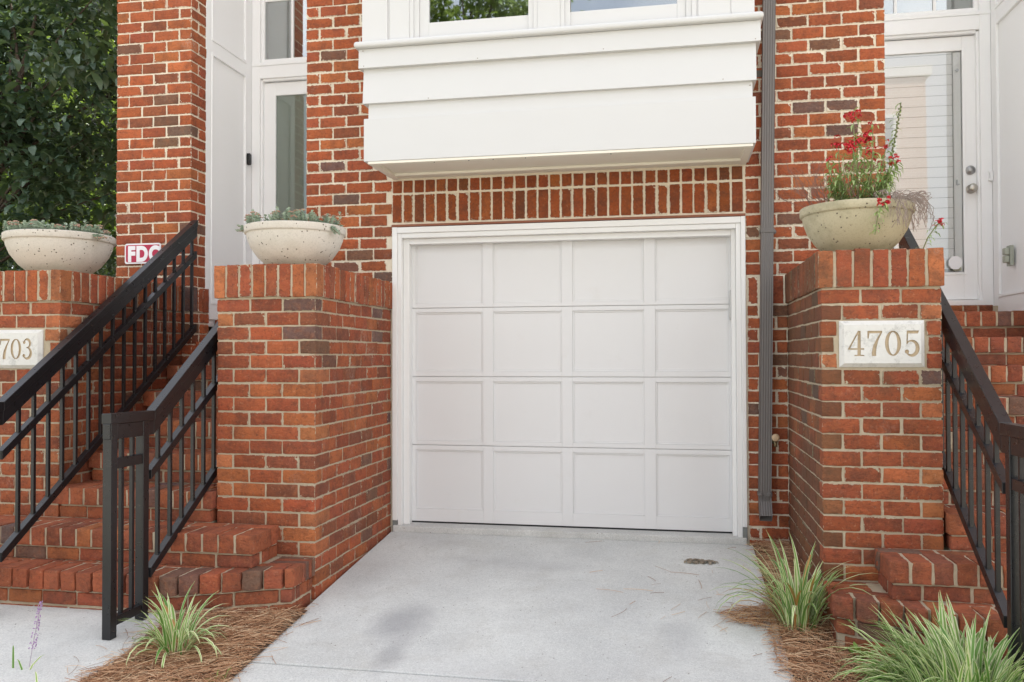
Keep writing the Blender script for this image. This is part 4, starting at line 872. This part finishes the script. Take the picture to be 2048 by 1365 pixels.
q.build('tangle', mat_plain('dry_tangle', (0.30, 0.24, 0.21), 0.9, 0, 0.35, 60), DEAD)
q = MB()
def twig(p, d, L, r, lev):
    pts = [Vector(p)]; d = Vector(d).normalized()
    for k in range(6):
        d = (d + Vector((random.uniform(-.3, .3), random.uniform(-.3, .3), random.uniform(-.18, .30)))).normalized(); pts.append(pts[-1] + d*L/6)
        if lev and k > 0 and random.random() < .8: twig(pts[-1], d + Vector((random.uniform(-1, 1), random.uniform(-1, 1), random.uniform(-.2, .8))), L*.5, r*.65, lev-1)
    q.tube(pts, [r*(1-.1*k) for k in range(7)], 5, False)
for i in range(15): twig((X0-.16+random.uniform(-.05, .09), Y0-.08+random.uniform(-.1, .1), z0), (random.uniform(-1.0, -.15), random.uniform(-.4, .2), random.uniform(.15, .9)), random.uniform(.15, .27), 0.0018, 2)
for i in range(10): twig((X0+random.uniform(-.08, .10), Y0-.1+random.uniform(-.1, .1), z0), (random.uniform(-.4, .4), random.uniform(-.4, .2), 1), random.uniform(.12, .22), 0.0016, 1)
q.build('twigs', mat_plain('dry_twig', (0.20, 0.11, 0.085), 0.85, 0, 0.3, 60), DEAD)

# ------------------------------------------------------------------ ground
def ground_profile(y): return -0.02 if y > 0 else max(0.045+0.088*y, -0.60)
ys = [400, 60, 20, 10, 2, 0, -1, -2, -3, -4, -5, -6, -7.35, -12, -30, -90, -400]; xs = [-400, -90, -30, -12, -8, -4, 0, 4, 8, 12, 30, 90, 400]
q = MB(); q.add([(x, y, ground_profile(y)) for y in ys for x in xs], [(i*len(xs)+k, i*len(xs)+k+1, (i+1)*len(xs)+k+1, (i+1)*len(xs)+k) for i in range(len(ys)-1) for k in range(len(xs)-1)])
t = NT('ground_cover'); P = t.coord(); t.bsdf(t.mix(t.noise(0.5, 6), (0.20, 0.20, 0.11), (0.30, 0.27, 0.18)), 0.95, spec=0.1)
tag(q.build('ground', t.m), kind='structure')
def slab(name, poly, fz, th, mat, bevel=0.006):
    q = MB(); n = len(poly); q.add([(x, y, fz(y)) for x, y in poly] + [(x, y, fz(y)-th) for x, y in poly], [tuple(range(n)), tuple(range(2*n-1, n-1, -1))] + [(i, n+i, n+(i+1) % n, (i+1) % n) for i in range(n)])
    return tag(q.build(name, mat, bevel=bevel), kind='structure')
slab('driveway', [(-1.975, -0.036), (-1.975, -2.106), (0.505, -2.116), (0.502, -0.036)], dg, 0.09, DRIVE)
slab('driveway', [(-1.975, -2.118), (-1.90, -3.0), (-1.90, -6.8), (0.62, -6.8), (0.56, -3.0), (0.505, -2.128)], dg, 0.09, DRIVE)
slab('walkway', [(-4.6, -1.70), (-4.6, -3.1), (-2.50, -3.1), (-2.47, -2.35), (-2.545, -1.70)], wg, 0.07, WALK)
q = MB(); q.box(-60, 60, -16.0, -7.4, -0.70, -0.590); t = NT('pale_road'); t.bsdf(t.mix(t.noise(90, 4), (0.40, 0.385, 0.36), (0.50, 0.48, 0.45)), 0.9, spec=0.3); tag(q.build('road', t.m), kind='structure')  # unseen road, coloured pale to bounce sunlight up at the facade
SOIL = mat_plain('soil', (0.085, 0.052, 0.032), 0.95, 0, 0.45, 40)
def bedl(x, y):
    k = min(1, max(0, (x+2.54)/0.56)); return (wg(y)-0.008)*(1-k) + (dg(y)+0.006)*k
q = MB(); yy = [-1.50, -1.8, -2.1, -2.4, -2.7, -3.0, -3.4]; q.add([(x, y, bedl(x, y)) for y in yy for x in (-2.56, -2.25, -1.94)], [(3*i+k, 3*i+k+1, 3*i+k+4, 3*i+k+3) for i in range(6) for k in (0, 1)]); tag(q.build('soil_bed', SOIL), kind='structure')
slab('soil_bed', [(0.495, 0.0), (0.505, -1.9), (0.58, -3.4), (4.0, -3.4), (4.0, -1.5), (0.74, -1.3), (0.74, 0.0)], lambda y: dg(y)+0.004, 0.05, SOIL, 0)
STRAW = NT('pine_straw'); _r = STRAW.attr('rnd', 'Fac')
STRAW.bsdf(STRAW.ramp(_r, [(0.0, (0.16, 0.07, 0.035)), (0.40, (0.38, 0.19, 0.095)), (0.75, (0.54, 0.32, 0.18)), (1.0, (0.68, 0.50, 0.32))]), 0.75, spec=0.3)
def straw(name, n, sample, fz, lift=0.035):
    lv = Leaves()
    for i in range(n):
        x, y, hh = sample(); a = random.uniform(0, 2*PI); L = random.uniform(.06, .17); z = fz(x, y) + 0.004 + random.random()**1.6*lift*hh; cv = random.uniform(-.25, .25); el = random.uniform(-.10, .16)*hh
        pts = []
        for k in range(4):
            t = k/3 - .5; pts.append((x+math.cos(a+cv*t)*L*t, y+math.sin(a+cv*t)*L*t, max(fz(x, y+math.sin(a)*L*t)+0.003, z + el*L*t + 0.003*(1-4*t*t))))
        s = (-math.sin(a), math.cos(a), 0); w = random.uniform(.0013, .0027); b = len(lv.V); rnd = random.random()
        for p in pts:
            lv.V += [(p[0]-s[0]*w/2, p[1]-s[1]*w/2, p[2]), (p[0], p[1], p[2]+w*.7), (p[0]+s[0]*w/2, p[1]+s[1]*w/2, p[2])]
        lv.R += [rnd]*12
        for k in range(3):
            for e in (0, 1): lv.F.append((b+3*k+e, b+3*k+e+1, b+3*k+e+4, b+3*k+e+3)); lv.UV.append([(0, 0)]*4)
    o = lv.build(name, STRAW.m); o['kind'] = 'stuff'; return o
def inpoly(x, y, P):
    c = False; j = len(P)-1
    for i in range(len(P)):
        if (P[i][1] > y) != (P[j][1] > y) and x < (P[j][0]-P[i][0])*(y-P[i][1])/(P[j][1]-P[i][1])+P[i][0]: c = not c
        j = i
    return c
def sampler(P, dense=None):
    xa, xb = min(p[0] for p in P), max(p[0] for p in P); ya, yb = min(p[1] for p in P), max(p[1] for p in P)
    def f():
        while True:
            x, y = random.uniform(xa, xb), random.uniform(ya, yb)
            if inpoly(x, y, P): return x, y, (0.22 if 0 < x < 0.5 else 1.0)
    return f
PLW = [(-2.52, -1.72), (-2.46, -2.30), (-2.50, -2.85), (-1.89, -2.85), (-1.965, -2.1), (-1.962, -1.52), (-2.25, -1.64)]
straw('pine_straw', 5200, sampler(PLW), bedl)
PRW = [(0.51, 0.0), (0.735, 0.0), (0.735, -1.28), (0.74, -1.62), (1.7, -1.9), (1.7, -2.6), (0.60, -2.7), (0.45, -1.75), (0.44, -1.42), (0.30, -1.34), (0.22, -1.24), (0.33, -1.16), (0.47, -1.12), (0.505, -0.85)]
straw('pine_straw', 6800, sampler(PRW), lambda x, y: dg(y)+0.004, 0.045)
def stray():
    while True:
        x, y = random.gauss(0.25, .35), random.gauss(-1.0, .55)
        if -1.9 < x < 0.5 and -2.1 < y < -0.05: return x, y, 0.1
straw('pine_straw', 34, stray, lambda x, y: dg(y), 0.004)
def stray2():
    return (random.choice([random.gauss(-1.93, .05), random.gauss(-2.55, .06)]), random.uniform(-2.6, -1.4), 0.1)
straw('pine_straw', 60, stray2, lambda x, y: (dg(y) if x > -2.2 else wg(y))+0.001, 0.004)

# liriope tufts
BLADE = mat_blade(); DRYB = mat_leaf('dry_blade', (0.42, 0.20, 0.06), (0.55, 0.32, 0.12), 0.2, 0.6)
def tuft(root, cx, cy, fz, n, L, spread, rad, dry=0, w=0.009, lean=(0, 0)):
    lv = Leaves(); z0 = fz(cy)
    for i in range(n+dry):
        a = random.uniform(0, 2*PI); r0 = rad*math.sqrt(random.random()); p = Vector((cx+r0*math.cos(a), min(cy+r0*math.sin(a), -1.90 if cx > 1 else 9), z0))
        a2 = a + random.uniform(-.6, .6); l = L*random.uniform(.55, 1.12); th = random.uniform(.10, 1.0)*spread*(0.45+0.55*r0/rad); droop = random.uniform(.6, 1.5)*th*1.25 + random.uniform(.2, .6)
        pts = []; q = p.copy(); m = 8; el = PI/2 - th*.62
        d2 = Vector((math.cos(a2)+lean[0], math.sin(a2)+lean[1], 0)).normalized()
        for k in range(m+1):
            pts.append(tuple(q)); e = el - droop*(k/m)**1.5*1.5; q = q + (d2*math.cos(e) + Vector((0, 0, 1))*math.sin(e))*l/m
            if q.z < z0+0.006: q.z = z0 + 0.006 + random.random()*.01
        ww = w*random.uniform(.7, 1.25); ws = [ww*(.75+.25*min(1, k/2))*(1 if k < m-2 else (m-k+.15)/2.4) for k in range(m+1)]
        dl = Leaves() if i >= n else lv; dl.ribbon(pts, ws, (-d2.y, d2.x, 0), random.random())
        if i >= n: dl.build('dry_blade', DRYB, root)
    lv.build('blades', BLADE, root)
T1 = thing('liriope', 'variegated liriope tuft in pine straw beside the left walkway', 'grass tuft', 'variegated liriope tufts'); tuft(T1, -2.30, -2.17, lambda y: bedl(-2.3, y), 72, 0.31, 1.40, 0.070, 3, 0.0130)
T2 = thing('liriope', 'upright variegated liriope tuft against the 4705 pillar with brown blades', 'grass tuft', 'variegated liriope tufts'); tuft(T2, 0.600, -1.36, dg, 115, 0.46, 0.98, 0.085, 12, 0.0140)
T3 = thing('liriope', 'large dense variegated liriope clump at the bottom right corner', 'grass tuft', 'variegated liriope tufts'); tuft(T3, 1.16, -2.16, dg, 1000, 0.40, 1.55, 0.29, 4, 0.0158, (0, -0.20))
T4 = thing('liriope', 'sparse liriope with a purple flower spike at the bottom left edge', 'grass tuft', 'variegated liriope tufts')
lv = Leaves()
for (x, y, dx, dz) in ((-2.86, -2.52, .0, .13), (-2.79, -2.52, .09, .10), (-2.80, -2.53, -.03, .075), (-2.62, -2.66, -.01, .09)):
    z = wg(y)-.03; lv.ribbon([(x, y, z), (x+dx*.3, y, z+dz*.5), (x+dx*.75, y, z+dz*.9), (x+dx, y, z+dz)], [.008, .009, .007, .002], (.8, .6, 0), random.random())
lv.build('blades', BLADE, T4); q = MB(); q.tube([(-2.80, -2.50, wg(-2.5)-.02), (-2.79, -2.49, wg(-2.5)+.08), (-2.765, -2.47, wg(-2.5)+.27)], .0016, 5); q.build('stalk', mat_plain('stalk', (0.36, 0.30, 0.36), 0.6), T4)
fl = Leaves()
for i in range(110):
    t = random.random(); a = random.uniform(0, 6.28); rr = .013*(1.1-t*.6); fl.blob((-2.79+.025*t+rr*math.cos(a), -2.49+.02*t+rr*math.sin(a), wg(-2.5)+.08+.20*t), .0030, random.random())
fl.build('flower_spike', mat_leaf('purple_flower', (0.36, 0.17, 0.42), (0.56, 0.40, 0.60), 0.1, 0.6), T4)
# small weeds and a fallen leaf
WD = mat_leaf('weed_leaf', (0.16, 0.30, 0.05), (0.28, 0.42, 0.09), 0.25, 0.5)
for x, y, n, lab in ((-1.99, -2.33, 22, 'small green grass weed at the driveway edge by pine straw'), (0.80, -1.72, 18, 'small broad leaved weed beside the lowest right step'), (-2.38, -2.34, 10, 'tiny weed sprig between walkway and liriope')):
    w = thing('weed', lab, 'weed', 'weeds in the pine straw'); lv = Leaves()
    for i in range(n):
        a = random.uniform(0, 6.28); p = Vector((x+random.gauss(0, .022), y+random.gauss(0, .022), dg(y)+.004)); wide = .35 if x > 0 else .10
        lv.leaf(p + Vector((0, 0, random.uniform(0, .04) if x > 0 else 0)), (math.cos(a)*.7, math.sin(a)*.7, random.uniform(.4, 1.3)), (0, 0, 1), random.uniform(.035, .07), .07*wide*.8, random.random(), .2)
    lv.build('leaves', WD, w)
fl_ = Leaves(); zz = dg(-2.42)+.03; fl_.leaf((-2.20, -2.42, zz), (.9, .2, .15), (0, .2, 1), .09, .05, .5, .25); o = fl_.build('fallen_leaf', mat_leaf('tan_leaf', (0.50, 0.30, 0.13), (0.56, 0.36, 0.18), .2, .6)); tag(o, 'tan fallen leaf on pine straw at the bottom edge', 'leaf')
q = Leaves()
for i in range(70):
    a = random.uniform(0, 6.28); r = .062*math.sqrt(random.random()); x, y = 0.15+r*1.25*math.cos(a), -0.42+r*.42*math.sin(a); q.leaf((x, y, dg(y)+.004), (math.cos(a*3), math.sin(a*3), .1), (0, 0, 1), .04, .022, random.random(), .2)
o = q.build('leaf_litter', mat_leaf('brown_litter', (0.29, 0.235, 0.175), (0.42, 0.35, 0.27), .1, .9)); tag(o, 'brown patch of crumbled leaf litter on the driveway', 'leaf litter')

# ------------------------------------------------------------------ trees
BARK = mat_plain('bark', (0.09, 0.07, 0.055), 0.95, 0, 0.35, 18)
def tree(root, base, h, crown, n, L, mat, clumps, limbs=7, r0=0.14):
    """crown = (centre, radii); leaves gather in clumps spread through the crown's volume"""
    cx, cy, cz = crown[0]; rx, ry, rz = crown[1]; st = MB(); B = Vector(base)
    top = Vector((cx, cy, cz+rz*.5)); st.tube([B, B.lerp(top, .35)+Vector((.1, .05, 0)), B.lerp(top, .7)+Vector((-.08, .06, 0)), top], [r0, r0*.75, r0*.45, r0*.15], 10)
    lv = Leaves(); cl = []
    for i in range(clumps):
        while True:
            v = Vector((random.uniform(-1, 1), random.uniform(-1, 1), random.uniform(-1, 1)))
            if 0.15 < v.length < 1: break
        cl.append(Vector((cx+v.x*rx, cy+v.y*ry, cz+v.z*rz)))
    for c in cl[:limbs*4]:
        s = B.lerp(top, min(.95, max(.25, (c.z-B.z)/(top.z-B.z)*.75))); st.tube([s, s.lerp(c, .5)+Vector((0, 0, .12)), c], [r0*.22, r0*.12, r0*.04], 5, False)
    for i in range(n):
        c = random.choice(cl); sg = 0.10*(rx+rz)/2 + .10; p = c + Vector((random.gauss(0, sg), random.gauss(0, sg), random.gauss(0, sg*.65)))
        a = random.uniform(0, 6.28); d = Vector((math.cos(a), math.sin(a), random.uniform(-.9, .25)))
        lv.leaf(p, d, (random.uniform(-.4, .4), random.uniform(-.4, .4), 1), L*random.uniform(.6, 1.2), L*.46*random.uniform(.7, 1.1), random.random(), .2)
    lv.build('crown', mat, root); st.build('trunk', BARK, root)
LA = mat_leaf('oak_leaf', (0.038, 0.078, 0.050), (0.085, 0.145, 0.088), 0.16, 0.40, 0.6); LB = mat_leaf('maple_leaf', (0.055, 0.11, 0.025), (0.095, 0.155, 0.04), 0.36, 0.45); LC = mat_leaf('birch_leaf', (0.025, 0.05, 0.018), (0.045, 0.075, 0.025), 0.15, 0.5); LD = mat_leaf('street_tree_leaf', (0.11, 0.17, 0.05), (0.18, 0.24, 0.08), 0.35, 0.5)
T = thing('broadleaf_tree', 'dark broad leaved tree close beside the brick pier', 'tree', 'trees left of the house'); tree(T, (-8.4, 2.4, -0.05), 7, ((-7.1, 2.6, 4.3), (1.6, 1.0, 1.9)), 6200, .175, LA, 50, 6, .11)
T = thing('broadleaf_tree', 'sunlit yellow green tree behind the dark one at far left', 'tree', 'trees left of the house'); tree(T, (-11.2, 7.5, -0.05), 8, ((-10.6, 7.6, 3.4), (2.8, 1.8, 3.6)), 17000, .15, LB, 130, 8, .13)
T = thing('broadleaf_tree', 'tall dense tree forming the dark backdrop at far left', 'tree', 'trees left of the house'); tree(T, (-16.2, 13.5, -0.05), 14, ((-15.6, 13.5, 6.2), (6.0, 2.6, 7.2)), 30000, .40, LC, 260, 9, .25)
T = thing('shrub', 'low dark shrub under the trees behind the far left bowl', 'shrub'); tree(T, (-7.3, 3.6, -0.05), 2, ((-7.5, 3.7, 1.6), (1.6, .9, 1.5)), 8000, .10, LA, 80, 5, .05)
T = thing('broadleaf_tree', 'tree across the road mirrored in the bay windows', 'tree'); tree(T, (-6.6, -21, -0.6), 14, ((-6.2, -21, 10.0), (4.4, 3.0, 4.6)), 15000, .30, LD, 130, 9, .3)

# townhouse across the road, seen mirrored in the right door
OH = thing('townhouse', 'sunlit brick townhouse across the road mirrored in the right door', 'townhouse')
MB().box(1.5, 7.35, -28, -19, -0.65, 9.6).build('wall', PALEB, OH); MB().box(1.3, 7.5, -28.2, -18.9, 9.6, 9.9).build('roof', WHITE, OH)
for xx in (2.4, 4.3, 6.0):
    for zz in (1.0, 4.2, 7.0):
        f = MB().box(xx-.5, xx+.5, -19.0, -18.93, zz-.1, zz+1.5).build('window', WHITE, OH); MB().box(xx-.42, xx+.42, -18.93, -18.92, zz, zz+1.4).build('pane', GLASS, f)

# ------------------------------------------------------------------ light, camera
W = bpy.data.worlds.new('World'); S.world = W; W.use_nodes = True; nt = W.node_tree; nt.nodes.clear()
SUN = Vector((0.48, 0.42, 0.90)).normalized(); el = math.asin(SUN.z)
sky = nt.nodes.new('ShaderNodeTexSky'); sky.sky_type = 'NISHITA'; sky.sun_disc = False; sky.sun_elevation = el; sky.sun_rotation = math.atan2(SUN.x, SUN.y)
sky.air_density = 1.0; sky.dust_density = 2.0; sky.ozone_density = 1.0
tc = nt.nodes.new('ShaderNodeTexCoord'); no = nt.nodes.new('ShaderNodeTexNoise'); no.inputs['Scale'].default_value = 1.7; no.inputs['Detail'].default_value = 7; no.inputs['Roughness'].default_value = 0.55
nt.links.new(tc.outputs['Generated'], no.inputs['Vector'])
cr = nt.nodes.new('ShaderNodeValToRGB'); cr.color_ramp.elements[0].position = 0.40; cr.color_ramp.elements[1].position = 0.64; cr.color_ramp.elements[0].color = (0.30, 0.30, 0.30, 1); nt.links.new(no.outputs['Fac'], cr.inputs[0])
mx = nt.nodes.new('ShaderNodeMix'); mx.data_type = 'RGBA'; nt.links.new(cr.outputs[0], mx.inputs[0]); nt.links.new(sky.outputs[0], mx.inputs[6]); mx.inputs[7].default_value = (9.6, 9.6, 9.7, 1)
bg = nt.nodes.new('ShaderNodeBackground'); bg.inputs[1].default_value = 0.104; nt.links.new(mx.outputs[2], bg.inputs[0])
wo = nt.nodes.new('ShaderNodeOutputWorld'); nt.links.new(bg.outputs[0], wo.inputs[0])
sd = bpy.data.lights.new('sun', 'SUN'); sd.energy = 5.0; sd.angle = math.radians(0.53); sd.color = (1.0, 0.96, 0.90)
so_ = bpy.data.objects.new('sun', sd); link(so_); so_.rotation_euler = SUN.to_track_quat('Z', 'Y').to_euler(); so_.location = (0, 0, 20)
yaw, pitch, roll = 0.1889, 0.01732, -0.00257
cy, sy, cp, sp, cr_, sr = math.cos(yaw), math.sin(yaw), math.cos(pitch), math.sin(pitch), math.cos(roll), math.sin(roll)
fwd = Vector((-sy*cp, cy*cp, sp)); rt = Vector((cy, sy, 0)); upv = rt.cross(fwd); R = rt*cr_ + upv*sr; U = -rt*sr + upv*cr_
cd = bpy.data.cameras.new('camera'); cam = bpy.data.objects.new('camera', cd); link(cam)
mw = Matrix((R, U, -fwd)).transposed().to_4x4(); mw.translation = Vector((0, -5.78956, ZB-0.33485)); cam.matrix_world = mw
cd.sensor_width = 36; cd.lens = 36*1695.67/2048; cd.clip_start = 0.05; cd.clip_end = 1500
S.camera = cam
vs_ = S.view_settings; vs_.view_transform = 'Standard'; vs_.look = 'None'; vs_.exposure = 1.34; vs_.gamma = 1.0
S.render.engine = 'CYCLES'; S.cycles.use_denoising = True; S.cycles.max_bounces = 8; S.cycles.diffuse_bounces = 5; S.cycles.glossy_bounces = 4; S.cycles.transparent_max_bounces = 12; S.cycles.sample_clamp_indirect = 8
